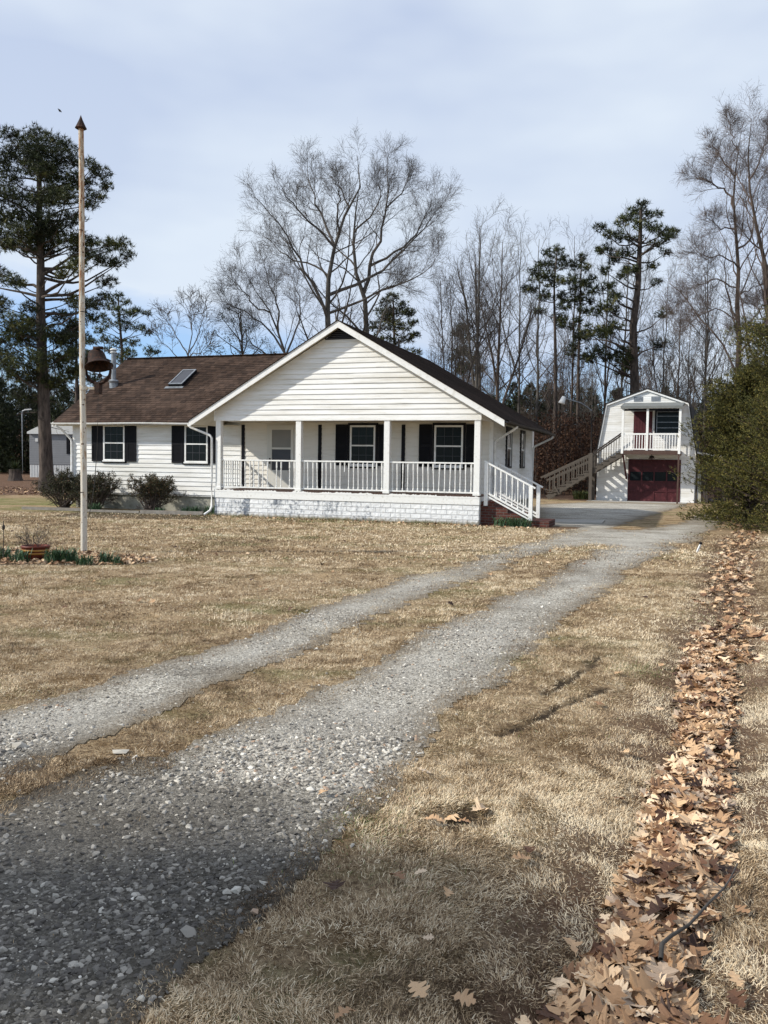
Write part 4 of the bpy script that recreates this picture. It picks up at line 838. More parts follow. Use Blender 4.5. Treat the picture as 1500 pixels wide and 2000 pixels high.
# open porch side rail on the left end, and rails of the steps
m = MB(); m.box(.05, .17, 1.695, .12, P_-.05, 1.735); m.box(.055, .17, .875, .115, P_-.05, .915); ro = m.build('porch_railing', MATS['white_paint'], house)
for k in range(9):
    q = MB(); q.lathe(baluster(), (0, 0, 0), 8); ob = q.build('baluster', MATS['white_paint'], ro); ob.location = (.085, .26+k*.145, .905)
for v in (.16, 1.50):
    m = MB(); A_ = np.array((W_+.10, v, 1.78)); B_ = np.array((W_+1.52, v, 1.06)); m.bar(A_, B_, .075, .045)
    dz = np.array((0, 0, -.86)); A2 = np.array((W_+.20, v, ZD+.08)); B2 = np.array((W_+1.42, v, .27)); m.bar(A2, B2, .06, .05); m.bar(A2+np.array((0, 0, -.09)), B2+np.array((0, 0, -.09)), .05, .04)
    ro = m.build('step_railing', MATS['white_paint'], house)
    for uu, z_a, z_b in ((W_+.16, .55, 1.73), (W_+1.40, .18, 1.10)):
        q = MB(); q.box(uu-.05, v-.05, z_a, uu+.05, v+.05, z_b); q.build('newel', MATS['white_paint'], ro)
    for k in range(8):
        t = (k+1)/9; pu = A_[0]+(B_[0]-A_[0])*t+.0; zt = A_[2]+(B_[2]-A_[2])*t-.01; zb_ = A2[2]+(B2[2]-A2[2])*((pu-A2[0])/(B2[0]-A2[0]))
        q = MB(); q.lathe(baluster(.02, zt-zb_), (0, 0, 0), 8); ob = q.build('baluster', MATS['white_paint'], ro); ob.location = (pu, v, zb_)
m = MB()
for k, (a, b, z) in enumerate(((0, .38, .66), (.38, .76, .50), (.76, 1.14, .34), (1.14, 1.9, .17))): m.box(W_+.001+a, .22, -.1, W_+b, 1.44, z)
m.build('brick_steps', MATS['brick_steps'], house)
# flue pipe and skylight on the wing roof
def wroof(u, v): return WZ0+WM*(v-WV0)
pu, pv = -6.21, 3.47; zb_ = wroof(pu, pv)
m = MB(); m.lathe([(.088, zb_-.1), (.088, 5.60)], (pu, pv, 0), 18); m.lathe([(.075, 5.60), (.075, 5.66)], (pu, pv, 0), 18)
ch = m.build('flue_pipe', MATS['galvanised'], house, smooth_=True)
m = MB(); m.lathe([(.001, 5.575), (.12, 5.575), (.12, 5.61), (.10, 5.62)], (pu, pv, 0), 18); m.lathe([(.10, 5.66), (.13, 5.665), (.13, 5.70), (.09, 5.73), (.001, 5.745)], (pu, pv, 0), 18); m.build('cap', MATS['lamp_white'], ch)
m = MB(); m.lathe([(.13, zb_+.24), (.17, zb_+.20), (.19, zb_+.19), (.15, zb_+.10), (.15, zb_-.08)], (pu, pv, 0), 18)
m.build('flashing', MATS['galvanised'], ch)
m = MB(); su0, su1, sv0, sv1 = -3.80, -3.24, 3.36, 4.33
def sk(m, u0, u1, v0, v1, h0, h1):
    n_ = np.array([0, -WM/SLW, 1/SLW]); c4 = [np.array([u, v, wroof(u, v)]) for u, v in ((u0, v0), (u1, v0), (u1, v1), (u0, v1))]
    V = [c+n_*h0 for c in c4]+[c+n_*h1 for c in c4]; m.add(V, [(0, 3, 2, 1), (4, 5, 6, 7), (0, 1, 5, 4), (1, 2, 6, 5), (2, 3, 7, 6), (3, 0, 4, 7)])
sk(m, su0, su1, sv0, sv1, -.02, .10); so_ = m.build('skylight', MATS['black_trim'], house)
m = MB(); sk(m, su0+.0, su1-.0, sv0, sv0+.05, .101, .125); sk(m, su0, su1, sv1-.05, sv1, .101, .125); sk(m, su0, su0+.05, sv0+.05, sv1-.05, .101, .125); sk(m, su1-.05, su1, sv0+.05, sv1-.05, .101, .125); m.build('frame', MATS['galvanised'], so_)
m = MB(); sk(m, su0+.05, su1-.05, sv0+.05, sv1-.05, .101, .110); m.build('pane', MATS['screen_dark'], so_)
m = MB(); sk(m, su0-.12, su1+.05, sv0-.12, sv0, .012, .022); m.build('flashing', MATS['galvanised'], so_)

# ------------------------------------------------------------------ the gambrel garage
GTH = radians(22); GW, GD = 4.75, 6.5
garage = empty('garage', (10.92, 44.35, 0), -GTH, 'white barn-roofed two-level garage with maroon doors and a small balcony', 'garage')
gw = GW/2; EH, BH, AH, BX = 2.63, 4.95, 5.66, 2.0
def gx(z): return gw if z <= EH else (gw-(gw-BX)*(z-EH)/(BH-EH) if z <= BH else BX*(AH-z)/(AH-BH))
m = MB()
# siding in bands round the garage door opening
DA, DB, DZ = 1.62, 4.03, 2.07
for za, zb2, parts in ((.02, DZ, ((0, DA), (DB, GW))), (DZ, EH, ((0, GW),))):
    for a, b in parts: lap(m, front(0), za, zb2, .115, a, b, .013)
for za, zb2 in ((EH, BH), (BH, AH-.01)): lap(m, front(0), za, zb2, .115, lambda z: gw-gx(z), lambda z: gw+gx(z), .013)
m.prism([(0, 0), (DA, 0), (DA, DZ), (DB, DZ), (DB, 0), (GW, 0), (GW, EH), (gw+BX, BH), (gw, AH), (gw-BX, BH), (0, EH)], .004, .1, 'y')
m.build('wall', MATS['siding'], garage)
m = MB(); m.box(.02, .1, 0, .1, GD, EH-.03); m.box(GW-.1, .1, 0, GW-.02, GD, EH-.03); m.box(.1, GD-.1, 0, GW-.1, GD, EH); m.prism([(.1, EH), (GW-.1, EH), (gw+BX-.05, BH-.05), (gw, AH-.05), (gw-BX+.05, BH-.05)], GD-.1, GD, 'y'); m.build('side_wall', MATS['siding'], garage)
for sg in (-1, 1):
    m = MB(); p0, p1, p2 = (gw+sg*(gw+.10), EH-.35), (gw+sg*(BX+.03), BH+.02), (gw, AH+.05)
    m.prism([p0, p1, (p1[0]-sg*.05, p1[1]-.05), (p0[0]-sg*.06, p0[1])], -.12, GD+.1, 'y'); m.prism([p1, p2, (p2[0], p2[1]-.06), (p1[0]-sg*.04, p1[1]-.05)], -.12, GD+.1, 'y')
    m.build('roof', MATS['roof_dark'], garage)
    m = MB(); m.prism([(gw+sg*(gw+.05), EH-.3), (gw+sg*(BX), BH-.02), (gw+sg*(BX-.06), BH-.05), (gw+sg*(gw-.02), EH-.3)], -.105, -.09, 'y'); m.prism([(gw+sg*BX, BH-.02), (gw, AH-.01), (gw, AH-.10), (gw+sg*(BX-.06), BH-.09)], -.105, -.09, 'y'); m.build('rake_board', MATS['trim_white'], garage)
# overhead door: 4 columns, 4 rows, second row glazed
m = MB(); m.box(DA, .03, .02, DB, .07, DZ); cw = (DB-DA)/4; rh = (DZ-.04)/4
for c_ in range(5): m.box(DA+c_*cw-.03*(c_ > 0), .005, .02, DA+c_*cw+.03*(c_ < 4), .03, DZ)
for r_ in range(5): m.box(DA, .0035, max(.02, .02+r_*rh-.025), DB, .029, min(DZ, .02+r_*rh+.025))
gd = m.build('garage_door', MATS['maroon_worn'], garage)
for c_ in range(4): m = MB(); m.box(DA+c_*cw+.035, .018, .02+2*rh+.03, DA+(c_+1)*cw-.035, .028, .02+3*rh-.03); m.build('pane', MATS['glass_dark'], gd)
m = MB(); m.box(DA-.06, -.03, 0, DA, .1, DZ+.07); m.box(DB, -.03, 0, DB+.06, .1, DZ+.07); m.box(DA, -.03, DZ, DB, .1, DZ+.07); m.build('door_casing', MATS['maroon'], garage)
# vents
for u in (gw-.42, gw+.42):
    m = MB()
    for k in range(6): m.box(u-.20, -.028, 5.06+k*.035, u+.20, -.014, 5.08+k*.035)
    m.box(u-.22, -.022, 5.04, u+.22, -.013, 5.28); m.build('vent', MATS['galvanised'], garage)
# balcony
BD = 1.30; B0, B1, BZ = 1.33, 4.10, 2.50
bal = None
m = MB(); m.box(B0, -BD, BZ, B1, -.02, BZ+.06); m.box(B0, -BD-.04, BZ-.14, B1, -BD, BZ+.05); m.box(B0, -BD, BZ-.14, B0+.05, -.02, BZ-.001); m.box(B1-.05, -BD, BZ-.14, B1, -.02, BZ-.001)
bal = m.build('balcony', MATS['brown_wood'], garage)
for u in (B0+.05, gw+.17, B1-.05): m = MB(); m.box(u-.055, -BD-.05, BZ-.10 if u != gw+.17 else BZ+.06, u+.055, -BD+.06, 4.66); m.build('post', MATS['white_paint'], bal)
m = MB(); m.box(B0+.1, -BD-.02, 3.32, B1-.1, -BD+.05, 3.40); m.box(B0+.1, -BD-.01, BZ+.09, B1-.1, -BD+.04, BZ+.15); m.box(B1-.09, -BD+.06, 3.32, B1-.02, -.02, 3.40)
rl = m.build('railing', MATS['white_paint'], bal)
for k in range(20):
    u = B0+.22+k*.128
    if abs(u-gw-.17) < .07: continue
    m = MB(); big = k in (2, 8); m.box(u-(.05 if big else .02), -BD-.005, BZ+.12, u+(.05 if big else .02), -BD+.035, 3.33); m.build('baluster', MATS['white_paint'], rl)
for k in range(7):
    v = -BD+.2+k*.15; m = MB(); m.box(B1-.075, v-.018, BZ+.06, B1-.035, v+.018, 3.33); m.build('baluster', MATS['white_paint'], rl)
# awning over it
m = MB(); m.prism([(-BD-.16, 4.60), (-BD-.16, 4.72), (-.02, 4.98), (-.02, 4.86)], B0-.06, B1+.06, 'x'); m.build('awning', MATS['awning'], bal)
m = MB(); m.box(B0+.04, -BD-.03, 4.50, B1-.04, -BD+.04, 4.59); m.build('awning_beam', MATS['black_trim'], bal)
# upper door and window
m = MB(); m.box(1.76, -.045, BZ+.06, 2.66, -.014, 4.55)
for k in range(6): m.box(1.80+k*.14, -.055, BZ+.1, 1.91+k*.14, -.045, 4.5)
ud = m.build('upper_door', MATS['maroon'], garage); m = MB(); m.lathe([(.001, 0), (.03, .01), (.03, .04), (.001, .05)], (2.58, -.07, 3.45), 10); m.build('handle', MATS['galvanised'], ud)
m = MB(); m.box(2.78, -.04, 3.38, 4.04, -.014, 4.58); wo = m.build('window', MATS['black_trim'], garage)
m = MB()
for z_ in (3.44, 3.70, 3.98, 4.28, 4.50): m.box(2.86, -.055, z_, 3.96, -.041, z_+.035)
for u in (2.86, 3.92): m.box(u, -.056, 3.44, u+.04, -.041, 4.535)
m.build('frame', MATS['galvanised'], wo); m = MB(); m.box(2.90, -.045, 3.47, 3.92, -.0405, 4.5); m.build('pane', MATS['glass_dark'], wo)
# supports, brace and fan under the balcony
m = MB(); m.box(B1-.10, -BD-.03, 0, B1-.02, -BD+.05, BZ-.14); m.build('support_post', MATS['brown_wood'], garage)
m = MB(); m.bar((B0+.09, -BD+.05, BZ-.12), (B0+.16, -.06, 1.15), .07, .09); m.build('knee_brace', MATS['maroon'], garage)
m = MB(); fc = np.array((2.75, -.75, 2.22)); m.lathe([(.02, .27), (.02, .10), (.10, .08), (.12, .02), (.10, -.05), (.001, -.08)], fc, 12)
fan = m.build('ceiling_fan', MATS['iron_dark'], garage)
for k in range(4):
    a = k*pi/2+.25; m = MB(); m.bar(fc+np.array((cos(a), sin(a), 0))*.1, fc+np.array((cos(a)*.62, sin(a)*.62, -.05)), .13, .012); m.build('blade', MATS['brown_wood'], fan)
# outside stair climbing from the left
st0, st1 = np.array((-2.30, 0.28)), np.array((B0, BZ+.02)); SV0, SV1 = -1.16, -.30
m = MB()
for v in (SV0, SV1): m.bar((st0[0], v, st0[1]-.16), (st1[0], v, st1[1]-.14), .05, .24)
stair = m.build('stair', MATS['grey_wood'], garage)
for k in range(12):
    t = (k+.5)/12; u, z_ = st0*(1-t)+st1*t; m = MB(); m.box(u-.14, SV0-.06, z_-.02, u+.14, SV1+.06, z_+.02)
    m.build('tread', MATS['grey_wood'], stair)
for v in (SV0, SV1):
    m = MB(); m.bar((st0[0]-.35, v, st0[1]+.85), (.42-.55, v, 2.36), .045, .09); m.bar((st0[0]-.05, v, st0[1]+.72), (.42-.55, v, 2.06), .04, .07); m.build('handrail', MATS['grey_wood'], stair)
    m = MB(); m.bar((-.10, v, 2.36), (B0+.0, v, 3.42), .04, .07); m.build('handrail', MATS['iron_dark'], stair)
    for k in range(15):
        t = (k+.5)/15; u, z_ = st0*(1-t)+st1*t; dark = u > -.1
        m = MB(); s2 = .014 if dark else .028; m.box(u-s2, v-s2, z_-.05, u+s2, v+s2, z_+(.90 if dark else .84)); m.build('baluster', MATS['iron_dark' if dark else 'grey_wood'], stair)
for v in (SV0-.06, SV1+.06): m = MB(); m.box(-.20, v-.06, 0, -.05, v+.06, 2.42); m.build('stair_post', MATS['grey_wood'], stair)
m = MB(); m.bar((-1.95, SV0-.06, .75), (-1.68, SV0-.06, .30), .05, .08); m.bar((-2.45, SV0, .55), (-1.8, SV0-.1, .42), .05, .03); m.build('loose_board', MATS['grey_wood'], stair)
# lean-to at the right side
m = MB(); m.prism([(GW-.02, 2.56), (GW+1.45, 2.32), (GW+1.45, 2.24), (GW-.02, 2.48)], .25, GD-.5, 'y'); lt = m.build('lean_to_roof', MATS['lamp_white'], garage)
m = MB(); m.box(GW+1.30, .3, 0, GW+1.40, .4, 2.24); m.build('post', MATS['grey_wood'], lt)
def gloc(u, v, z=0):
    return np.array([10.92+u*cos(GTH)+v*sin(GTH), 44.35-u*sin(GTH)+v*cos(GTH), z])
for k, (u, tl, w_) in enumerate(((.10, .02, .10), (.26, .05, .13), (.50, .16, .10), (.62, .20, .08))):
    m = MB(); m.bar((0, 0, 0), (-tl, .35, 1.85+.05*k), w_, .03, up=(0, 1, 0))
    o = m.build('plank', MATS['block_grey' if k == 1 else 'iron_dark'], smooth_=False); o.location = gloc(GW+u, -.05); o.rotation_euler = (0, 0, -GTH)
    tag(o, ['dark upright board nearest the garage corner under the lean-to', 'wide grey board leaning beside the garage corner', 'dark leaning board, third from the garage corner', 'outermost dark board leaning furthest under the lean-to'][k], 'board', 'boards leaning under the lean-to')
# board fence under and behind the lean-to
fe = empty('board_fence', gloc(GW+.9, 1.6), -GTH, 'brown upright board fence between the garage and the cedar', 'fence')
for k in range(18): m = MB(); m.box(k*.15, 0, 0, k*.15+.13, .02, 1.55+.06*math.sin(k*2.3)); m.build('board', MATS['brown_wood'], fe)
m = MB(); m.box(0, .021, .4, 2.7, .06, .48); m.box(0, .021, 1.2, 2.7, .06, 1.28); m.build('rail', MATS['brown_wood'], fe)
m = MB(); m.lathe([(.001, .02), (.24, .02), (.30, .20), (.33, .36), (.29, .44), (.24, .45), (.24, .40), (.001, .40)], (0, 0, 0), 22); o = m.build('planter', MATS['pot_cream'], smooth_=True); o.location = ( *ground_at(1204.5, 978), 0)
tag(o, 'squat cream planter standing by the garage door', 'planter')
p = gloc(GW+1.0, .2); m = MB(); m.lathe([(.33, 0), (.36, .05), (.36, .2), (.33, .25), (.20, .25), (.18, .2), (.18, .05), (.20, 0)], (0, 0, 0), 20); o = m.build('old_tyre', MATS['black_trim'], smooth_=True); o.location = p
tag(o, 'black tyre lying in the shade under the lean-to', 'tyre')

# concrete pads
m = MB(); pc = [ground_at(*q) for q in ((1043, 1016), (1182, 1018.5), (1176, 1024), (1043, 1022))]; m.prism([tuple(q) for q in pc], -.05, .05, 'z'); tag(m.build('path', MATS['concrete']), kind='structure')
m = MB(); q = [gloc(-.25, -1.55)[:2], gloc(GW-.3, -1.3)[:2], gloc(GW-.3, .2)[:2], gloc(-.25, .2)[:2]]; m.prism([tuple(a) for a in q], -.05, .025, 'z'); tag(m.build('concrete_apron', MATS['concrete']), kind='structure')

# ------------------------------------------------------------------ yard light on its pole, far lamp
p0 = at(1156, 900, 47); p1 = at(1156, 803, 47); pl = at(1100, 779, 46.6); pm = at(1135, 787, 46.8); pk = at(1104, 778, 46.6)
yl = empty('yard_light', (p0[0], p0[1], 0), 0, 'white yard light on a curved arm above a thin dark pole beside the garage', 'light')
o_ = np.array([p0[0], p0[1], 0])
m = MB(); m.tubes(np.array([o_, [p1[0], p1[1], p1[2]]])-o_, .045, 8); m.build('pole', MATS['iron_dark'], yl, smooth_=True)
m = MB(); m.tubes(np.array([p1-[0, 0, .3], p1, p1*.6+pm*.4+[0, 0, .03], pm, pk])-o_, .032, 8); m.build('arm', MATS['galvanised'], yl, smooth_=True)
m = MB(); m.lathe([(.001, .14), (.09, .13), (.12, .05), (.15, -.10), (.19, -.26), (.17, -.27), (.001, -.20)], (0, 0, 0), 16, Matrix.Rotation(radians(18), 3, 'Y')); o = m.build('lamp_head', MATS['lamp_white'], yl, smooth_=True); o.location = pl-o_
p0 = at(44, 912, 60); p1 = at(44, 803, 60)
sl_ = empty('street_lamp', (p0[0], p0[1], .35), 0, 'slim pale street lamp left of the grey trailer', 'lamp'); h = p1[2]-.35
m = MB(); m.tubes(np.array([(0, 0, 0), (0, 0, h*.97), (.04, 0, h), (.3, 0, h+.12)]), .055, 8); m.build('pole', MATS['galvanised'], sl_, smooth_=True)
m = MB(); m.bar((.2, 0, h+.10), (.62, 0, h+.14), .16, .08); m.build('lamp_head', MATS['lamp_white'], sl_)

# ------------------------------------------------------------------ grey trailer home behind the pine
a = at(58, 930, 62); 
tr = empty('trailer_home', (a[0], a[1], gz(a[0], a[1])), radians(-4), 'grey-sided trailer home with white skirting behind the large left pine', 'trailer home')
m = MB(); lap(m, lambda s, o, z: (s, -o, z), .95, 3.15, .16, 0, 10, .012); m.box(0, 0, .9, 10, 4.2, 3.16); m.build('wall', MATS['grey_siding'], tr)
m = MB(); m.box(.02, .03, -.2, 9.98, 4.1, .9)
for k in range(50): m.box(k*.2+.02, .01, -.2, k*.2+.14, .03, .9)
m.build('skirting', MATS['lamp_white'], tr)
m = MB(); m.prism([(-.15, 3.13), (2.1, 3.75), (4.35, 3.13), (4.35, 3.24), (2.1, 3.86), (-.15, 3.24)], -.12, 10.1, 'x'); m.build('roof', MATS['grey_roof'], tr)
m = MB(); m.box(-.1, -.17, 3.10, 10.1, -.14, 3.24); m.build('fascia', MATS['lamp_white'], tr)
for u in (2.75, 6.5): m = MB(); m.box(u, -.04, 1.7, u+.8, -.013, 2.9); m.build('window', MATS['black_trim'], tr)
m = MB(); m.box(.45, -.06, 2.55, .65, -.013, 2.8); m.build('vent', MATS['lamp_white'], tr)

# ------------------------------------------------------------------ bell pole, bell
pp = ground_at(164, 1078); PH = at(158, 250, pp[1])[2]
bp = empty('bell_pole', (pp[0], pp[1], 0), 0, 'tall rust-streaked white pole with a pointed cap standing in the flower bed', 'pole')
lean = at(158, 250, pp[1])[0]-pp[0]
m = MB(); n_ = 14; t_ = np.linspace(0, 1, n_); m.tubes(np.stack([lean*t_+.006*np.sin(t_*9), np.zeros(n_), PH*t_], -1), .056-.012*t_, 14); m.build('pole', MATS['pole_paint'], bp, smooth_=True)
m = MB(); m.lathe([(.001, PH-.02), (.075, PH-.02), (.10, PH-.005), (.085, PH+.02), (.03, PH+.14), (.001, PH+.22)], (lean, 0, 0), 12)
m.build('pointed_cap', MATS['rust'], bp)
bz = at(163, 758, pp[1])[2]; bx = at(163, 758, pp[1])[0]-pp[0]; ex = at(192, 758, pp[1])[0]-pp[0]
m = MB(); m.box(bx, -.04, bz-.022, ex+.03, .04, bz+.022); m.lathe([(.054, bz-.035), (.066, bz-.035), (.066, bz+.035), (.054, bz+.035)], (bx, 0, 0), 14); m.build('bracket', MATS['pole_paint'], bp)
for z_ in (1.05, 2.9, 4.2, 5.6): m = MB(); m.lathe([(.058-.011*z_/7, z_), (.058-.011*z_/7, z_+.012)], (lean*z_/PH, 0, 0), 14); m.build('band', MATS['rust'], bp)
bell = empty('farm_bell', (pp[0]+ex, pp[1], bz), radians(-12), 'rusty cast-iron bell in a curved yoke on the bracket of the tall pole', 'bell')
m = MB()
m.box(-.045, -.055, -.10, .045, .055, .09)
an = np.linspace(-90, 10, 10); R_ = .235
for sg in (-1, 1):
    P = np.array([(sg*cos(radians(a_))*R_, 0, .32+sin(radians(a_))*R_) for a_ in an]); P = np.vstack([[0, 0, .05], P]); m.tubes(P, np.linspace(.034, .022, len(P)), 8)
m.box(-.26, -.03, .33, -.20, .03, .44); m.box(.20, -.03, .33, .26, .03, .44)
m.build('yoke', MATS['rust'], bell)
MR = Matrix.Rotation(radians(-20), 3, 'Y') @ Matrix.Rotation(radians(-17), 3, 'X')
m = MB(); m.lathe([(.0, .36), (.07, .355), (.145, .335), (.168, .27), (.178, .17), (.19, .07), (.215, -.02), (.275, -.085), (.285, -.11), (.265, -.11), (.20, -.03), (.15, .06), (.13, .18), (.11, .28), (.0, .31)], (0, 0, 0), 28, MR)
m.box(-.10, -.03, .355, .10, .03, .43); ob = m.build('bell_body', MATS['rust'], bell, smooth_=True); ob.location = (.01, -.02, .44); ob.scale = (.86, .86, .66); 
m = MB(); P = np.array([(-.22, 0, .40), (-.20, 0, .54), (-.13, 0, .65), (-.04, 0, .68)]); m.tubes(P, .022, 6); m.tubes(np.array([(.22, 0, .40), (.20, 0, .46), (.17, 0, .50)]), .022, 6); m.build('hanger', MATS['rust'], bell)
m = MB(); m.lathe([(.001, .30), (.012, .30), (.012, .26), (.04, .24), (.04, .20), (.001, .18)], (.03, 0, 0), 10); m.build('clapper', MATS['iron_dark'], bell)
m = MB(); rp = np.array([(.0, 0, -.10), (-.01, 0, -.5), (-.03, 0, -1.1), (-.07, 0, -1.6), (-.14, .0, -2.05), (-.2, 0, -2.3)]); m.tubes(rp, np.array([.003, .003, .004, .009, .007, .004]), 5); m.build('rope', MATS['rope'], bell)

# ------------------------------------------------------------------ flower pot, stakes, edging
fp = ground_at(70, 1092)
pot = empty('flower_pot', (fp[0], fp[1], 0), 0, 'dark red flower pot with yellow stripes holding dead stems', 'flower pot')
m = MB(); m.lathe([(.001, .0), (.15, .0), (.185, .06), (.192, .085)], (0, 0, 0), 26); m.lathe([(.199, .11), (.205, .135)], (0, 0, 0), 26); m.lathe([(.212, .165), (.215, .19), (.225, .195), (.225, .225), (.205, .225), (.2, .19), (.001, .185)], (0, 0, 0), 26); m.build('body', MATS['pot_red'], pot, smooth_=True)
for z_, r0 in ((.085, .192), (.135, .205)): m = MB(); m.lathe([(r0, z_), (r0+.007, z_+.003), (r0+.012, z_+.028), (r0+.006, z_+.031)], (0, 0, 0), 26); m.build('stripe', MATS['pot_stripe'], pot, smooth_=True)

# ------------------------------------------------------------------ plants and trees
def unit(v): return v/(np.linalg.norm(v, axis=-1, keepdims=True)+1e-9)
def resample(P, n):
    P = np.asarray(P, float); d = np.r_[0, np.cumsum(np.linalg.norm(np.diff(P, axis=0), axis=1))]; t = np.linspace(0, d[-1], n)
    return np.stack([np.interp(t, d, P[:, i]) for i in range(3)], -1)
def kids(P, R, n, t0, t1, ang, ratio, rr, npt, wander, up, r, tip=.3, lmin=0):
    """children branches of all polylines P (B,m,3) at once"""
    B, m, _ = P.shape; Ls = np.linalg.norm(np.diff(P, axis=1), axis=2).sum(1)
    idx = np.repeat(np.arange(B), n); t = np.tile((np.arange(n)+.5)/n, B)+r.uniform(-.5, .5, B*n)/n; t = (t0+(t1-t0)*t).clip(0, .999)
    az0 = np.tile(np.arange(n)*2.4, B)+np.repeat(r.uniform(0, 6.28, B), n)
    kp = r.random(B*n) < np.clip(Ls[idx]/np.median(Ls), .12, 1) if lmin else np.ones(B*n, bool); kp[0] = True; idx, t, az0 = idx[kp], t[kp], az0[kp]; M_ = len(idx)      # short parents carry fewer twigs
    f = t*(m-1); i = f.astype(int).clip(0, m-2); f = f-i
    pos = P[idx, i]*(1-f)[:, None]+P[idx, i+1]*f[:, None]; T = unit(P[idx, i+1]-P[idx, i]); r0 = R[idx, i]*(1-f)+R[idx, i+1]*f
    ref = np.where(np.abs(T[:, 2:3]) < .9, [[0, 0, 1.]], [[1., 0, 0]]); A = unit(np.cross(T, ref)); Bn = np.cross(T, A)
    az = az0+r.normal(0, .5, M_)
    an = r.uniform(*ang, M_); d = T*np.cos(an)[:, None]+(A*np.cos(az)[:, None]+Bn*np.sin(az)[:, None])*np.sin(an)[:, None]
    Lk = np.maximum(Ls[idx]*ratio*(1-.78*t)*r.uniform(.65, 1.25, M_), np.minimum(lmin, .8*Ls[idx])*r.uniform(.7, 1.2, M_))
    out = [pos]; st = Lk/(npt-1)
    for k in range(npt-1):
        pos = pos+d*st[:, None]; out.append(pos)
        d = unit(d+r.normal(0, wander, d.shape)+np.array([0, 0, up]))
    rad = np.minimum(r0*rr, Lk*.03+.004)
    return np.stack(out, 1), rad[:, None]*np.linspace(1, tip, npt)[None]
def path3(pts, Y, dy, n, r):
    """limb through picture points at depth Y drifting by dy"""
    Q = [at(px, py, Y+dy*(k/(len(pts)-1))**1.2) for k, (px, py) in enumerate(pts)]; Q = resample(Q, 40)[:38]; Q = resample(Q, n)
    Q[1:-1] += r.normal(0, .05, (n-2, 3)); return Q
def bare_from_limbs(name, base, trunks, limbs, Y, seed, label, mats=('bark_grey', 'twig'), lv=((9, .40), (7, .48), (5, .5), (3, .6)), group=None, tw=.006, jit=1.0):
    """trunks / limbs: (picture points, radius at start, depth drift)"""
    r = np.random.default_rng(seed); root = empty(name, (base[0], base[1], gz(*base[:2])), 0, label, 'tree', group); o_ = np.array([base[0], base[1], float(gz(*base[:2]))])
    m = MB(); PP = []; RR = []
    for pts, r0, dy in trunks:
        P = path3(pts, Y, dy, 12, r)-o_; m.tubes(P, r0*np.linspace(1, .035, 12)**.95, 10); PP.append(P); RR.append(r0*np.linspace(1, .035, 12))
    m.build('trunk', MATS[mats[0]], root, smooth_=True)
    m = MB()
    for pts, r0, dy in limbs:
        P = path3(pts, Y, dy, 12, r)-o_; allp = np.concatenate([resample(q, 60) for q in PP]); j_ = np.linalg.norm((allp-P[0])*np.array([1, .15, 1]), axis=1).argmin(); dlt = allp[j_]-P[0]
        P = P+dlt*np.linspace(1, 0, 12)[:, None]**2; P[1:, 1] += dlt[1]*(1-np.linspace(1, 0, 12)[1:]**2)*.6; R = .66*r0*np.linspace(1, .05, 12); m.tubes(P, R, 7); PP.append(P); RR.append(R)
    P = np.stack(PP); R = np.stack(RR)
    for k, (n, ra) in enumerate(lv):
        P, R = kids(P, R, n, .22 if k else .3, 1, (.35, .85) if k < 2 else (.35, .85), ra*(1 if k else .95), .55, (8, 6, 4, 3, 3)[k], (.16, .2, .24, .26, .2)[k]*jit, (.10, .09, .06, .03, .02)[k], r, lmin=(0, .6, .45, .30)[k])
        R = np.maximum(R*.8, tw*(1, 1, .8, .6, .5)[k]); m.tubes(P, R, (5, 4, 3, 3, 3)[k])
    m.build('branches', MATS[mats[1]], root); return root
def bare_tree(name, H, r0, seed, label, loc, mats=('bark_grey', 'twig'), first=.35, spread=.42, lv=((16, .42), (8, .42), (6, .45), (3, .6)), up=.10, group=None, rz=0, lean=0.0, ang=(.45, .95), tw=.006, forks=0):
    r = np.random.default_rng(seed); root = empty(name, loc, rz, label, 'tree', group)
    n = 14; t = np.linspace(0, 1, n); wob = np.cumsum(r.normal(0, .012*H/n*3, (n, 2)), 0); P = np.stack([lean*H*t+wob[:, 0], wob[:, 1], H*t], -1); P[0, :2] = 0
    R = r0*(1-t*.93)**.8; R[0] *= 1.35
    m = MB(); m.tubes(P, R, 10); PB = P[None]; RB = R[None]
    if forks:
        P2, R2 = kids(PB, RB, forks, first*.8, first*1.5, (.18, .38), .8, .8, 14, .05, .06, r); m.tubes(P2, R2, 8); PB = np.concatenate([PB, P2]); RB = np.concatenate([RB, R2])
    m.build('trunk', MATS[mats[0]], root, smooth_=True)
    m = MB(); P, R = PB, RB
    for k, (nn, ra) in enumerate(lv):
        P, R = kids(P, R, nn, first if k == 0 else .2, 1, ang if k < 2 else (.35, .85), (spread if k == 0 else ra), .5, (9, 6, 4, 3, 3)[k], (.10, .16, .22, .25, .2)[k], (up, up*.8, .05, .03, .02)[k], r, lmin=(0, .6, .5, .35)[k])
        R = np.maximum(R, tw*(1, 1, .8, .6, .5)[k]); m.tubes(P, R, (6, 4, 3, 3, 3)[k])
    m.build('branches', MATS[mats[1]], root); return root
def tuft_tris(c, r, nper, ln, wd, upb=.35):
    """needle bundles: each centre grows nper thin blades"""
    n = len(c); d = unit(r.normal(0, 1, (n, nper, 3))+np.array([0, 0, upb])); ln_ = ln*r.uniform(.6, 1.15, (n, nper, 1)); sd = unit(np.cross(d, r.normal(0, 1, (n, nper, 3))))*wd/2
    V = np.stack([c[:, None]-sd, c[:, None]+sd, c[:, None]+d*ln_], 2).reshape(-1, 3); return V, np.arange(n*nper*3).reshape(-1, 3)
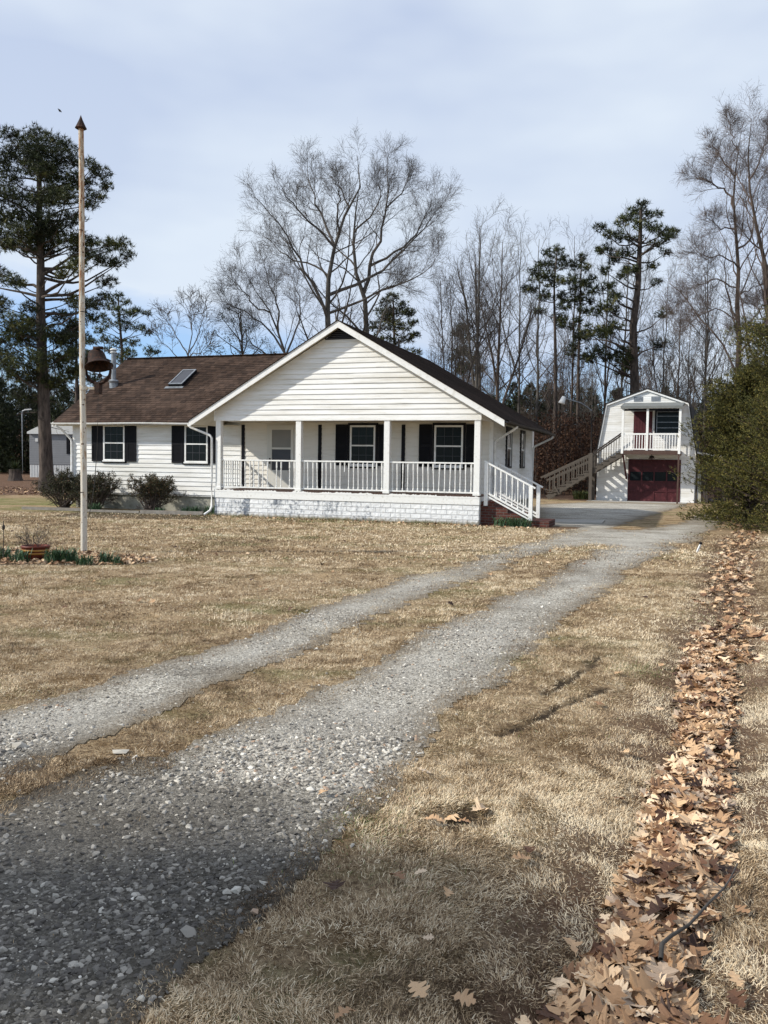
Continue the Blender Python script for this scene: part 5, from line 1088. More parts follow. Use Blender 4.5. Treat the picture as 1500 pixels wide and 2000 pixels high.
def pine(name, base, trunk_px, clumps, Y, seed, label, r0, mats=('bark_pine', 'needles'), dens=1.0, needle=.22, wd=.028, group=None, extra=0, squash=.72, depth=1.0, rs=1.12):
    r = np.random.default_rng(seed); bz_ = float(gz(base[0], base[1])); o_ = np.array([base[0], base[1], bz_]); root = empty(name, o_, 0, label, 'tree', group)
    T = resample([o_]+[at(px, py, Y) for px, py in trunk_px[1:]], 16)-o_; R = r0*np.linspace(1, .16, 16)**.8; R[0] *= 1.3
    m = MB(); m.tubes(T, R, 12); m.build('trunk', MATS[mats[0]], root, smooth_=True)
    mb_, mn = MB(), MB(); C_ = []; Rr = []
    for px, py, pr in clumps:
        rad = rs*pr/FOC*Y; t_ax = np.interp(at(px, py, Y)[2]-bz_, T[:, 2], T[:, 0]); hx_ = abs(at(px, py, Y)[0]-base[0]-t_ax); C_.append(at(px, py, Y+r.normal(0, 1)*depth*(.35*hx_+.7))-o_); Rr.append(rad)
    for _ in range(extra):      # depth twins so the crown is as deep as it is wide
        k = r.integers(len(clumps)); c = C_[k].copy(); ax = np.array([np.interp(c[2], T[:, 2], T[:, 0]), np.interp(c[2], T[:, 2], T[:, 1]), c[2]]); v = c-ax; a_ = r.uniform(.6, 5.6); v = np.array([v[0]*cos(a_)-v[1]*sin(a_), v[0]*sin(a_)+v[1]*cos(a_), -abs(r.normal(0, .4))-.2]); C_.append(ax+v*.85); Rr.append(Rr[k]*.9)
    for c, rad in zip(C_, Rr):
        hd = math.hypot(c[0]-np.interp(c[2], T[:, 2], T[:, 0]), c[1]); zs = max(min(c[2]-.35*hd-.2*rad, T[-1, 2]-.3), .25*T[-1, 2]); s0 = np.array([np.interp(zs, T[:, 2], T[:, i]) for i in range(3)]); rs = np.interp(zs, T[:, 2], R)
        md = (s0+c)/2+np.array([0, 0, -.06*hd])+r.normal(0, .08*hd+.02, 3); Q = resample([s0, (s0+md)/2+r.normal(0, .04*hd+.01, 3), md, c], 7); rl_ = min(rs*.45, .012+.022*hd)
        mb_.tubes(Q, np.linspace(rl_, .012, 7), 6)
        n = int(62*dens*(rad/.6)**2)+12; v = unit(r.normal(0, 1, (n, 3)))*r.random((n, 1))**.45*rad*np.array([1.15, 1.15, squash]); cc = c+v+np.array([0, 0, .15*rad])
        ns = min(n, 14); st = Q[-1]*.7+Q[-2]*.3; S_ = np.stack([np.repeat(st[None], ns, 0), (st+cc[:ns])/2+r.normal(0, .05*rad, (ns, 3)), cc[:ns]], 1); mb_.tubes(S_, np.tile(np.array([.012, .009, .006]), (ns, 1)), 3)
        nper = 11; V, F = tuft_tris(cc, r, nper, needle, wd)
        tone = np.clip(np.repeat(.42+.28*r.normal(0, 1, n)+.2*r.normal(), nper), 0, 1); mn.add(V, F, tone)
    for z_ in r.uniform(.18, .6, 16)*T[-1, 2]:      # dead snags low on the trunk
        s0 = np.array([np.interp(z_, T[:, 2], T[:, i]) for i in range(3)]); a_ = r.uniform(0, 6.28); l_ = r.uniform(.5, 1.9); e = s0+np.array([cos(a_)*l_, sin(a_)*l_, r.uniform(-.2, .4)*l_]); Q = resample([s0, (s0+e)/2+r.normal(0, .08, 3), e], 5); mb_.tubes(Q, np.linspace(.02, .006, 5), 4)
        A_, B_ = kids(Q[None], np.linspace(.02, .006, 5)[None], 5, .3, 1, (.4, .9), .5, .6, 4, .2, .03, r); mb_.tubes(A_, np.maximum(B_, .005), 3)
    mb_.build('branches', MATS['bark_pine'], root); mn.build('needles', MATS[mats[1]], root, attr=True); return root

# big pine at the left
b = ground_at(92, 961); YP = b[1]
CL = [(70, 264, 18), (105, 276, 18), (130, 292, 17), (52, 285, 22), (88, 296, 24), (120, 312, 22), (20, 302, 20), (-5, 318, 22), (45, 322, 24), (75, 335, 24), (145, 322, 16), (20, 350, 22), (110, 345, 24), (148, 350, 17), (180, 328, 15), (197, 342, 16), (207, 366, 12), (190, 386, 14), (172, 402, 13), (168, 362, 17), (-22, 372, 26), (10, 388, 24), (50, 392, 25), (92, 392, 25), (130, 388, 22), (40, 430, 28), (5, 432, 24), (80, 436, 24), (118, 436, 24), (148, 426, 16), (20, 474, 22), (58, 478, 20), (132, 470, 18), (100, 486, 16), (182, 474, 14), (212, 480, 16), (238, 480, 16), (250, 502, 12), (228, 518, 13), (202, 508, 18), (176, 502, 14), (152, 490, 12), (-12, 538, 22), (22, 552, 17), (118, 538, 11), (60, 606, 16), (28, 636, 24), (0, 598, 20), (142, 588, 18), (165, 600, 18), (190, 596, 16), (206, 580, 10), (122, 622, 18), (180, 622, 15), (50, 664, 26), (92, 656, 22), (122, 668, 19), (20, 700, 22), (68, 706, 26), (110, 708, 20), (140, 690, 13), (60, 746, 22), (30, 738, 16), (98, 748, 16), (82, 786, 12), (5, 668, 20), (-30, 450, 25), (-35, 620, 28), (-30, 520, 22), (-20, 700, 26)]
pine('pine_tree', b, [(92, 961), (88, 850), (82, 700), (79, 600), (80, 520), (77, 450), (77, 380), (76, 320), (72, 272)], CL, YP, 11, 'tall dark pine with a thick leaning trunk at the left edge', .36, dens=1.2, rs=1.25, extra=34, needle=.26, wd=.03)
# pines behind the garage and the roof
def pine_at(px, gy_, Y, tr, cl, seed, label, r0, **k):
    q = at(px, 900, Y); return pine('pine_tree', (q[0], q[1]), [(px, gy_)]+tr, cl, Y, seed, label, r0, **{'rs': 1.42, **k, 'dens': .62})
pine_at(1238, 960, 54, [(1240, 760), (1236, 640), (1246, 560), (1250, 470), (1252, 410)], [(1255, 402, 9), (1243, 412, 11), (1230, 425, 12), (1262, 422, 10), (1285, 420, 7), (1215, 435, 11), (1250, 440, 12), (1275, 445, 11), (1172, 447, 9), (1190, 460, 10), (1210, 465, 13), (1240, 470, 12), (1290, 455, 11), (1316, 452, 8), (1300, 470, 9), (1185, 490, 12), (1202, 505, 10), (1280, 480, 11), (1225, 495, 12), (1170, 490, 7), (1300, 495, 8), (1180, 530, 9), (1190, 560, 11), (1160, 570, 12), (1200, 580, 12), (1185, 600, 13), (1165, 610, 12), (1150, 650, 14), (1180, 650, 13), (1200, 640, 11), (1130, 660, 13), (1165, 690, 14), (1190, 700, 12), (1215, 690, 11), (1225, 705, 8), (1150, 702, 11), (1275, 520, 8), (1215, 540, 8)], 12, 'large pine with a stout trunk rising behind the white garage', .40, dens=1.1, extra=14, needle=.30, wd=.04)
pine_at(1085, 940, 56, [(1085, 700), (1082, 560), (1088, 490)], [(1090, 490, 9), (1075, 497, 10), (1100, 507, 10), (1060, 520, 11), (1085, 520, 13), (1110, 520, 11), (1050, 545, 11), (1075, 550, 13), (1100, 550, 11), (1038, 568, 10), (1065, 580, 12), (1095, 580, 11), (1028, 566, 7), (1055, 610, 9), (1090, 620, 10)], 13, 'mid-sized pine standing among bare trees right of the house', .17, dens=1.0, extra=5, needle=.28, wd=.04)
pine_at(1128, 940, 58, [(1130, 700), (1134, 560), (1136, 502)], [(1136, 505, 9), (1125, 520, 10), (1145, 525, 9), (1120, 550, 12), (1145, 555, 10), (1157, 545, 7), (1130, 580, 12), (1150, 590, 9), (1110, 590, 9), (1140, 610, 10), (1120, 640, 8), (1142, 660, 10), (1118, 690, 11), (1140, 700, 9)], 14, 'narrow pine between the mid-sized pine and the large pine behind the garage', .15, extra=5, needle=.28, wd=.04)
pine_at(772, 940, 56, [(770, 760), (770, 650), (768, 585)], [(768, 582, 10), (755, 595, 11), (782, 597, 11), (745, 615, 12), (770, 615, 13), (795, 612, 11), (735, 640, 12), (760, 642, 14), (785, 640, 13), (805, 632, 10), (740, 665, 12), (770, 668, 14), (798, 662, 12), (812, 655, 7), (755, 690, 12), (785, 692, 12), (812, 690, 9), (730, 690, 9)], 15, 'dark pine just right of the gable peak behind the roof', .2, extra=6, needle=.28, wd=.038)
pine_at(240, 930, 60, [(240, 760), (238, 680), (233, 620), (231, 578)], [(230, 578, 7), (222, 590, 8), (245, 592, 8), (265, 607, 7), (213, 600, 8), (232, 612, 10), (255, 615, 9), (286, 613, 7), (200, 620, 7), (210, 635, 10), (245, 640, 11), (270, 640, 10), (193, 645, 9), (286, 650, 8), (180, 668, 8), (205, 665, 11), (232, 670, 11), (260, 670, 11), (291, 688, 8), (215, 685, 9), (250, 692, 11), (172, 690, 7), (306, 691, 6), (235, 705, 11)], 16, 'small light green pine between the bell and the wing roof ridge', .2, mats=('bark_pine', 'needles_light'), dens=1.1, extra=6, needle=.26, wd=.036)
q_ = [(905, 640, 9), (890, 655, 9), (915, 662, 10), (900, 690, 10), (925, 700, 10), (885, 700, 9), (910, 640, 7), (935, 720, 10), (900, 725, 10)]
pine_at(905, 930, 62, [(906, 760), (906, 680), (905, 640)], q_, 17, 'low pine showing green among the bare stems over the right roof slope', .13, extra=5, needle=.28, wd=.04)
pine_at(150, 930, 66, [(150, 760), (148, 600)], [(150, 640, 14), (138, 660, 14), (165, 665, 14), (150, 690, 15), (175, 705, 13), (130, 700, 14), (155, 730, 16), (180, 745, 13), (125, 745, 14), (150, 770, 14)], 18, 'dark pine low behind the big left pine and the bell pole', .2, extra=5, needle=.3, wd=.045)

# broad-leaved evergreen behind the wing roof
def leafy(px, Y, cl, seed, label, mats, name='evergreen_tree', r0=.16, lw=.05, nleaf=150, ll=.13, group=None, trunkm='bark_grey'):
    q = at(px, 900, Y); r = np.random.default_rng(seed); o_ = np.array([q[0], q[1], float(gz(q[0], q[1]))]); root = empty(name, o_, 0, label, 'tree', group)
    top = min(c[1] for c in cl); T = resample([o_, at(px, 800, Y), at(px+4, (800+top)/2, Y), at(px, top, Y)], 10)-o_; R = np.linspace(r0, r0*.15, 10)
    m = MB(); m.tubes(T, R, 8); m.build('trunk', MATS[trunkm], root, smooth_=True); mb_, mn = MB(), MB()
    for cx_, cy_, cr_ in cl:
        rad = cr_/FOC*Y; c = at(cx_, cy_, Y+r.normal(0, 1.4))-o_; zs = np.clip(c[2]-1.2, T[0, 2]+.5, T[-1, 2]-.2); s0 = np.array([np.interp(zs, T[:, 2], T[:, i]) for i in range(3)]); Q = resample([s0, (s0+c)/2+r.normal(0, .15, 3), c], 5); mb_.tubes(Q, np.linspace(.04, .012, 5), 5)
        n = int(nleaf*(rad/.6)**2)+30; p_ = c+unit(r.normal(0, 1, (n, 3)))*r.random((n, 1))**.4*rad*np.array([1.1, 1.1, .9]); d = unit(r.normal(0, 1, (n, 3))); s_ = unit(np.cross(d, r.normal(0, 1, (n, 3))))*lw*r.uniform(.6, 1.2, (n, 1)); l_ = d*ll*r.uniform(.6, 1.2, (n, 1))
        V = np.stack([p_-l_/2, p_+s_/2, p_+l_/2, p_-s_/2], 1).reshape(-1, 3); mn.add(V, np.arange(n*4).reshape(-1, 4), np.clip(.4+.25*r.normal(0, 1, n)+.12*r.normal(), 0, 1))
    mb_.build('branches', MATS[trunkm], root); mn.build('foliage', MATS[mats], root, attr=True); return root
leafy(470, 46, [(445, 602, 9), (432, 618, 10), (470, 612, 12), (455, 630, 13), (482, 640, 12), (500, 637, 10), (420, 650, 11), (448, 660, 15), (485, 665, 14), (515, 665, 10), (430, 685, 12), (470, 690, 13), (505, 690, 11), (535, 690, 7), (412, 680, 8)], 21, 'dark broad-leaved evergreen behind the wing roof, left of the gable', 'leaf_evergreen', nleaf=100)

# the great bare oaks behind the roof
q1 = at(643, 900, 46)
bare_from_limbs('bare_oak', q1[:2], [([(643, 990), (643, 800), (643, 629), (642, 530), (651, 493), (657, 457), (682, 402), (708, 361), (699, 328), (696, 266)], .29, .5)],
    [([(641, 620), (634, 592), (609, 552), (580, 493), (554, 449), (521, 405), (500, 385), (477, 368)], .15, -2), ([(655, 475), (640, 440), (624, 412), (609, 372), (600, 330), (598, 288)], .12, 2), ([(645, 483), (620, 450), (591, 420), (558, 383), (545, 355), (541, 330)], .11, -2.5),
     ([(650, 570), (679, 560), (712, 545), (752, 527), (796, 480), (836, 434), (855, 402), (888, 380)], .15, 2), ([(646, 614), (675, 603), (708, 588), (767, 558), (833, 534), (855, 504), (868, 455)], .12, -2), ([(657, 460), (660, 420), (662, 370), (655, 320)], .10, -2), ([(680, 405), (665, 370), (640, 340), (625, 318)], .07, 1.5), ([(642, 545), (620, 525), (597, 515), (570, 512), (540, 480), (515, 462), (488, 446)], .09, 2.5)],
    46, 31, 'great spreading bare oak rising directly behind the gable peak', lv=((14, .40), (8, .54), (5, .62), (3, .7)), tw=.0046)
q1 = at(718, 900, 48)
bare_from_limbs('bare_oak', q1[:2], [([(718, 990), (716, 800), (715, 644), (715, 585), (700, 545), (693, 523), (690, 449), (690, 420), (704, 376), (702, 345), (706, 320)], .31, -.5)],
    [([(715, 575), (722, 540), (730, 512), (745, 460), (752, 435), (759, 383), (756, 347), (763, 273)], .17, 1.5), ([(730, 520), (760, 503), (789, 486), (814, 457), (833, 420), (845, 385), (850, 352)], .12, -2), ([(757, 400), (772, 385), (785, 372), (800, 345), (807, 335), (803, 303)], .08, 1.5), ([(690, 455), (705, 440), (730, 415), (745, 380), (735, 340), (728, 310)], .09, -2), ([(693, 523), (668, 498), (650, 480), (625, 440), (610, 400)], .08, 2), ([(715, 600), (740, 575), (775, 560), (800, 545), (815, 520)], .08, 2.5)],
    48, 32, 'second great bare oak, its trunk just right of the gable peak', lv=((14, .40), (8, .54), (5, .62), (3, .7)), tw=.0046)
q1 = at(566, 900, 45)
bare_from_limbs('bare_oak', q1[:2], [([(566, 990), (566, 800), (562, 720), (556, 690), (545, 655), (530, 612), (512, 585), (495, 560), (478, 530), (470, 495)], .16, -1)],
    [([(556, 690), (535, 660), (510, 630), (480, 610), (455, 600), (435, 570), (418, 545)], .09, 1), ([(545, 655), (548, 620), (540, 585), (525, 555), (520, 520), (505, 490)], .09, -2), ([(560, 700), (575, 660), (590, 620), (585, 580), (570, 545), (565, 510)], .09, 2), ([(530, 615), (500, 600), (475, 570), (452, 545), (440, 525)], .07, -2), ([(562, 720), (530, 700), (500, 675), (470, 640), (445, 625), (425, 615)], .08, 1)],
    45, 33, 'lower sprawling bare tree leaning left behind the wing roof', lv=((14, .40), (8, .54), (5, .62), (3, .7)), tw=.0046)
q1 = at(362, 900, 58)
bare_from_limbs('bare_tree', q1[:2], [([(362, 990), (364, 800), (368, 690), (376, 650), (372, 610), (356, 585), (352, 560)], .13, 0)],
    [([(366, 700), (350, 665), (335, 640), (320, 615), (308, 590)], .07, 1), ([(368, 690), (385, 660), (396, 625), (402, 595), (400, 575)], .07, -1), ([(366, 710), (340, 690), (318, 670), (300, 645), (295, 620)], .06, 2), ([(374, 650), (368, 620), (375, 590), (378, 570)], .05, 2), ([(366, 700), (390, 690), (410, 670), (420, 650)], .05, -2)],
    58, 34, 'pale small bare tree standing alone against blue sky left of the oaks', mats=('bark_grey', 'twig'), lv=((9, .42), (6, .5), (4, .5)), tw=.010)
# right-hand bare trees
q1 = at(1440, 900, 46)
bare_from_limbs('bare_tree', q1[:2], [([(1440, 1000), (1440, 800), (1440, 646), (1440, 510), (1438, 450), (1430, 405), (1436, 350), (1446, 290), (1450, 215)], .23, 0)],
    [([(1432, 412), (1420, 378), (1395, 362), (1372, 350), (1350, 342), (1332, 334)], .10, 1), ([(1438, 450), (1405, 448), (1385, 425), (1372, 414)], .07, -1), ([(1438, 480), (1460, 465), (1472, 430), (1480, 380), (1490, 330)], .09, 2), ([(1440, 520), (1415, 500), (1385, 500), (1350, 492), (1330, 490)], .07, -2), ([(1436, 350), (1415, 320), (1395, 290), (1378, 262)], .07, 1.5), ([(1440, 560), (1400, 545), (1365, 560), (1335, 590), (1310, 600)], .07, -2), ([(1440, 620), (1400, 600), (1370, 610), (1340, 640), (1320, 655)], .06, 1), ([(1440, 650), (1470, 620), (1495, 590), (1520, 570)], .07, 2), ([(1440, 580), (1475, 560), (1510, 545)], .06, -1), ([(1445, 300), (1430, 270), (1425, 240), (1418, 215)], .05, 1)],
    46, 35, 'tall bare tree with a straight trunk behind the cedar at the right', mats=('bark_brown', 'twig_red'), lv=((15, .40), (8, .55), (5, .62), (3, .7)), tw=.0046)
q1 = at(1512, 900, 44)
bare_from_limbs('bare_tree', q1[:2], [([(1512, 1000), (1508, 700), (1500, 534), (1488, 494), (1474, 420), (1464, 360), (1462, 300), (1468, 230), (1478, 190)], .24, 0)],
    [([(1500, 534), (1515, 480), (1520, 400), (1510, 320), (1505, 250)], .12, 1), ([(1488, 494), (1465, 470), (1440, 440), (1420, 420)], .07, -1), ([(1470, 400), (1450, 360), (1430, 330), (1400, 300)], .07, 2), ([(1464, 350), (1485, 310), (1500, 270), (1502, 230)], .07, -2), ([(1508, 700), (1480, 660), (1450, 640), (1420, 640)], .08, -1), ([(1505, 640), (1480, 600), (1455, 590), (1430, 575)], .07, 1.5), ([(1512, 560), (1540, 500), (1550, 400)], .1, 0)],
    44, 36, 'bare tree at the very right edge, its crown reaching highest', mats=('bark_brown', 'twig_red'), lv=((15, .40), (8, .55), (5, .62), (3, .7)), tw=.0046)
# tall slender bare trees in the wood between the house and the garage
def Hat(py, Y): return at(900, py, Y)[2]
BT = [(933, 405, 52, .20, 41, 'bare tree with a dark trunk, first right of the dark pine over the roof', 2), (968, 440, 54, .19, 42, 'bare tree with a forked trunk left of the mid-sized pine', 2), (1050, 432, 58, .15, 43, 'slim bare tree left of the yard light', 0),
      (1110, 425, 60, .14, 44, 'slim bare tree rising above the mid-sized pine', 0), (1012, 420, 60, .13, 45, 'fine-twigged bare tree between the forked one and the mid-sized pine', 1), (1180, 450, 62, .14, 46, 'bare tree whose top shows left of the big garage pine', 1), (1215, 400, 64, .14, 47, 'bare tree whose fine top stands behind the big garage pine', 1),
      (1320, 560, 50, .10, 48, 'pale slender tree trunk behind the right end of the garage roof', 0), (1335, 545, 52, .07, 49, 'thinner grey stem just right of the pale slender trunk', 0), (880, 520, 50, .12, 50, 'many-stemmed bare tree over the right roof slope, left of the dark trunk', 3), (1375, 470, 56, .14, 51, 'bare tree filling the gap between garage and cedar', 2), (1290, 520, 60, .11, 52, 'thin bare tree right of the big garage pine', 1)]
for px, py, Y, r0, sd_, lb, fk in BT:
    q = at(px, 900, Y); z_ = float(gz(q[0], q[1]))
    bare_tree('bare_tree', (Hat(py, Y)-z_)*.94, r0*.8, sd_, lb, (q[0], q[1], z_), mats=('bark_grey' if sd_ % 2 else 'bark_brown', 'twig'), first=.30, spread=.42, up=.10, ang=(.35, .85), tw=.006, forks=fk, lv=((18, .36), (7, .5), (4, .6), (2, .7)))
# copies that thicken the wood: trees nothing tells apart
prot = [bare_tree('bare_tree', 13.5, .085, 60+k, 'slender bare tree in the thick wood behind the house', (0, 0, 0), first=.28, spread=.38, up=.10, ang=(.35, .95), tw=.008, forks=k % 2, lv=((18, .36), (7, .5), (5, .6)), mats=('bark_grey', ('twig', 'twig_red', 'twig')[k])) for k in range(3)]
r = np.random.default_rng(77); used = 0
zones = [(-60, 110, 70, 92, 26, 'slim bare tree in the dark wood at the left edge behind the trailer', 'bare trees at the left edge'), (300, 700, 62, 80, 18, 'small bare tree low behind the wing roof', 'bare trees low behind the wing roof'),
         (830, 1080, 60, 84, 26, 'slender bare tree in the wood right of the house', 'bare trees right of the house'), (1080, 1300, 60, 84, 24, 'slender bare tree in the wood behind the garage', 'bare trees behind the garage'), (1300, 1560, 54, 80, 24, 'slender bare tree in the wood behind the cedar', 'bare trees behind the cedar')]
for x0, x1, y0, y1, n, lb, gr in zones:
    for k in range(n):
        Y = r.uniform(y0, y1); px = r.uniform(x0, x1); q = at(px, 900, Y); src = prot[r.integers(3)]; sc = r.uniform(.55, .88)*(.8 if x0 == 300 else 1)
        loc = (q[0], q[1], float(gz(q[0], q[1])))
        if used < 3: o = prot[used]; o.location = loc; o.rotation_euler = (0, 0, r.uniform(0, 6.28)); o.scale = (sc, sc, sc); used += 1
        else: o = copy_thing(src, loc, r.uniform(0, 6.28), (sc*.9, sc*.9, sc))
        o['label'] = lb; o['group'] = gr; o['category'] = 'tree'

# cedar at the right
def cedar(px, py, cx_off, H, RB, seed, label, base=None, dens=1.0):
    r = np.random.default_rng(seed); b_ = ground_at(px, py) if base is None else base; root = empty('cedar_tree', (b_[0], b_[1], 0), 0, label, 'tree')
    n = 12; t = np.linspace(0, 1, n); m = MB(); m.tubes(np.stack([.1*np.sin(t*5), .1*np.cos(t*4)-.1, H*.95*t], -1), .13*(1-t)+.012, 9); m.build('trunk', MATS['bark_brown'], root, smooth_=True)
    # boughs: each a curved limb carrying sprays of scale foliage
    mb_, mn = MB(), MB(); nb = int(720*dens)
    zz = (r.random(nb)**.74)*H*.97+.01*H; az = r.uniform(0, 2*pi, nb)
    prof = np.interp(zz/H, [0, .06, .15, .32, .5, .7, .87, 1], [.84, .92, .97, .94, .88, .76, .48, .05])*RB*(.95+.42*vnoise(az*1.6+seed, zz*1.3, 1)*2*1.0+r.normal(0, .15, nb))
    for k in range(nb):
        d = np.array([cos(az[k]), sin(az[k]), 0]); e = d*prof[k]+np.array([0, 0, max(.10, zz[k]+(.22 if zz[k] > .8 else -.12)*prof[k])]); s0 = np.array([0, 0, max(.05, zz[k]-.15*prof[k])]); Q = resample([s0, (s0+e)/2+np.array([0, 0, -.05*prof[k]])+r.normal(0, .04, 3), e], 7)
        mb_.tubes(Q, np.linspace(.018, .005, 7), 4)
        ns = int(26+34*prof[k]/RB*1.0); tt = (r.random(ns)**.55); P = np.stack([np.interp(tt*6, np.arange(7), Q[:, i]) for i in range(3)], -1)+r.normal(0, .085, (ns, 3))*(.4+.8*tt[:, None])
        dd = unit(d*.9+np.array([0, 0, .75])+r.normal(0, .55, (ns, 3)))          # spray axis
        nper = 9; ln = r.uniform(.07, .16, (ns, 1)); side = unit(np.cross(dd, r.normal(0, 1, (ns, 3))))
        for q in range(nper):
            f = q/(nper-1); sg = (-1)**q; c0 = P+dd*ln*f; lf = unit(dd*.8+side*sg*(1-.4*f)+r.normal(0, .2, (ns, 3)))*ln*(.55-.25*f)*1.05; sd = unit(np.cross(lf, r.normal(0, 1, (ns, 3))))*.0105
            mn.add(np.stack([c0-sd, c0+sd, c0+lf], 1).reshape(-1, 3), np.arange(ns*3).reshape(-1, 3), np.clip(.56+.17*r.normal(0, 1, ns)+.24*r.normal(), 0, 1))
    mb_.build('branches', MATS['bark_brown'], root); mn.build('foliage', MATS['cedar_green'], root, attr=True); return root
cb = ground_at(1540, 1040)
cedar(0, 0, 0, 7.0, 2.55, 91, 'large olive-green cedar bulging in at the right edge beside the ditch', base=(cb[0]+1.12, cb[1]+.45))
cedar(0, 0, 0, 4.9, 1.9, 92, 'smaller cedar behind the large one, nearer the garage', base=(cb[0]+.9, cb[1]+4.6), dens=.8)

# shrubs, potted stems, bulbs
def shrub(base, rx, H, seed, label, nst=60, leafn=16000, flat=.85, gtone=.5):
    r = np.random.default_rng(seed); root = empty('shrub', (base[0], base[1], 0), 0, label, 'shrub'); az = r.uniform(0, 2*pi, nst); el = r.uniform(.55, 1.45, nst); P = []
    for k in range(nst):
        d = np.array([cos(az[k])*cos(el[k]), sin(az[k])*cos(el[k]), sin(el[k])]); L_ = min(rx/max(cos(el[k]), .3), H/sin(el[k]))*r.uniform(.8, 1.0); p = np.array([r.normal(0, .12*rx), r.normal(0, .12*rx), 0]); o = [p]
        for _ in range(7): p = p+d*L_/7; o.append(p); d = unit(d+r.normal(0, .13, 3)+np.array([0, 0, .05]))
        P.append(o)
    P = np.array(P); R = np.linspace(.016, .005, 8)[None]*r.uniform(.7, 1.3, (nst, 1)); m = MB(); m.tubes(P, R, 5)
    A_, B_ = P, R
    for n, ra, npt in ((7, .38, 5), (5, .5, 4), (3, .6, 3)):
        A_, B_ = kids(A_, B_, n, .3, 1, (.4, 1.0), ra, .55, npt, .25, .05, r); B_ = np.maximum(B_, .0035); m.tubes(A_, B_, 3)
    m.build('stems', MATS['twig_red'], root)
    tips = A_[:, -1]; k = r.integers(0, len(tips), leafn); p = tips[k]+r.normal(0, .035, (leafn, 3)); keep = p[:, 2] > H*(.25+.35*r.random(leafn)); p = p[keep]; n = len(p)
    d = unit(r.normal(0, 1, (n, 3))+np.array([0, 0, .4])); s_ = unit(np.cross(d, r.normal(0, 1, (n, 3))))*.022; l_ = d*.05; m = MB()
    m.add(np.stack([p-s_*.2, p+l_/2+s_/2, p+l_, p+l_/2-s_/2], 1).reshape(-1, 3), np.arange(n*4).reshape(-1, 4), np.clip(gtone+.3*r.normal(0, 1, n), 0, 1)); m.build('leaves', MATS['shrub_leaf'], root, attr=True)
def hloc(u, v): return np.array([-5.203+u*cos(TH)+v*sin(TH), 26.389-u*sin(TH)+v*cos(TH)])
shrub(hloc(-6.2, .75), .80, 1.25, 101, 'dark twiggy shrub at the left corner of the house behind the pole', gtone=.35)
shrub(hloc(-4.95, .72), .82, 1.18, 102, 'twiggy shrub under the left wing window, right of the corner shrub', gtone=.42)
shrub(hloc(-2.75, .72), .85, 1.16, 103, 'rounded twiggy shrub with reddish leaf tips between the two wing windows', gtone=.55)
r = np.random.default_rng(110)
def clump(base, rad, n, H, label, name='daffodil_clump', m_='daffodil_leaf', cat='plant', wd=.011):
    root = tag(bpy.data.objects.new(name, None), label, cat); bpy.data.objects.remove(root)
    a_ = r.uniform(0, 6.28, n); rr = rad*np.sqrt(r.random(n)); b0 = np.stack([rr*np.cos(a_), rr*np.sin(a_)*.7, np.zeros(n)], -1); az = r.uniform(0, 6.28, n); d = unit(np.stack([np.cos(az)*.35, np.sin(az)*.35, np.ones(n)], -1)); L_ = H*r.uniform(.55, 1.1, n)[:, None]; sd = np.stack([-np.sin(az), np.cos(az), np.zeros(n)], -1)*wd/2
    m1 = b0+d*L_*.5; d2 = d+np.stack([np.cos(az), np.sin(az), -.6*np.ones(n)], -1)*r.uniform(.1, .7, (n, 1)); m2 = m1+d2*L_*.32; t = m2+(d2+np.array([0, 0, -.3]))*L_*.2
    V = np.stack([b0-sd, b0+sd, m1+sd, m1-sd, m2+sd*.8, m2-sd*.8, t], 1).reshape(-1, 3); i = np.arange(n)[:, None]*7; tn = np.clip(r.normal(.5, .25, n), 0, 1); m = MB(); m.add(V, i+np.array([0, 1, 2, 3]), tn); m.f.append(i+np.array([3, 2, 4, 5])); m.a.append(tn); m.f.append(i+np.array([5, 4, 6])); m.a.append(tn)
    o = m.build(name, MATS[m_], attr=True); o.location = (base[0], base[1], gz(base[0], base[1])); tag(o, label, cat); return o
for (px, py), rd, n, H, lb in [((5, 1090), .14, 90, .24, 'daffodil clump at the left edge of the flower bed'), ((38, 1097), .16, 130, .24, 'daffodil clump just left of the flower pot'), ((105, 1098), .16, 150, .28, 'thick daffodil clump just right of the flower pot'), ((130, 1098), .17, 170, .28, 'thickest daffodil clump between the pot and the pole'),
                               ((165, 1103), .13, 90, .20, 'low daffodil clump at the foot of the tall pole'), ((207, 1100), .12, 80, .24, 'daffodil clump right of the pole in the flower bed'), ((228, 1102), .09, 50, .18, 'smallest daffodil clump at the right of the flower bed')]:
    clump(ground_at(px, py), rd, n, H, lb)
for uv, rd, n, H, lb in [((-4.35, -.05), .20, 120, .34, 'green bulb leaves in front of the gap between the left shrubs'), ((-2.2, .35), .16, 70, .22, 'few green leaves at the foot of the rounded shrub'), ((-1.2, .65), .30, 150, .30, 'green bulb leaves against the wing foundation near the downspout'), ((-.6, .8), .22, 100, .34, 'green leaves in the corner between wing and porch'),
                       ((9.0, .0), .30, 170, .34, 'green leafy clump beside the brick steps'), ((9.45, -.05), .26, 150, .32, 'green leafy clump near the foot of the step railing')]:
    clump(hloc(*uv), rd, n, H, lb, name='bulb_leaves', wd=.016)
q = ground_at(1137, 975); clump((q[0], q[1]), .45, 260, .55, 'low green bush left of the stair post by the garage', name='low_bush', m_='needles_light', cat='shrub', wd=.03)
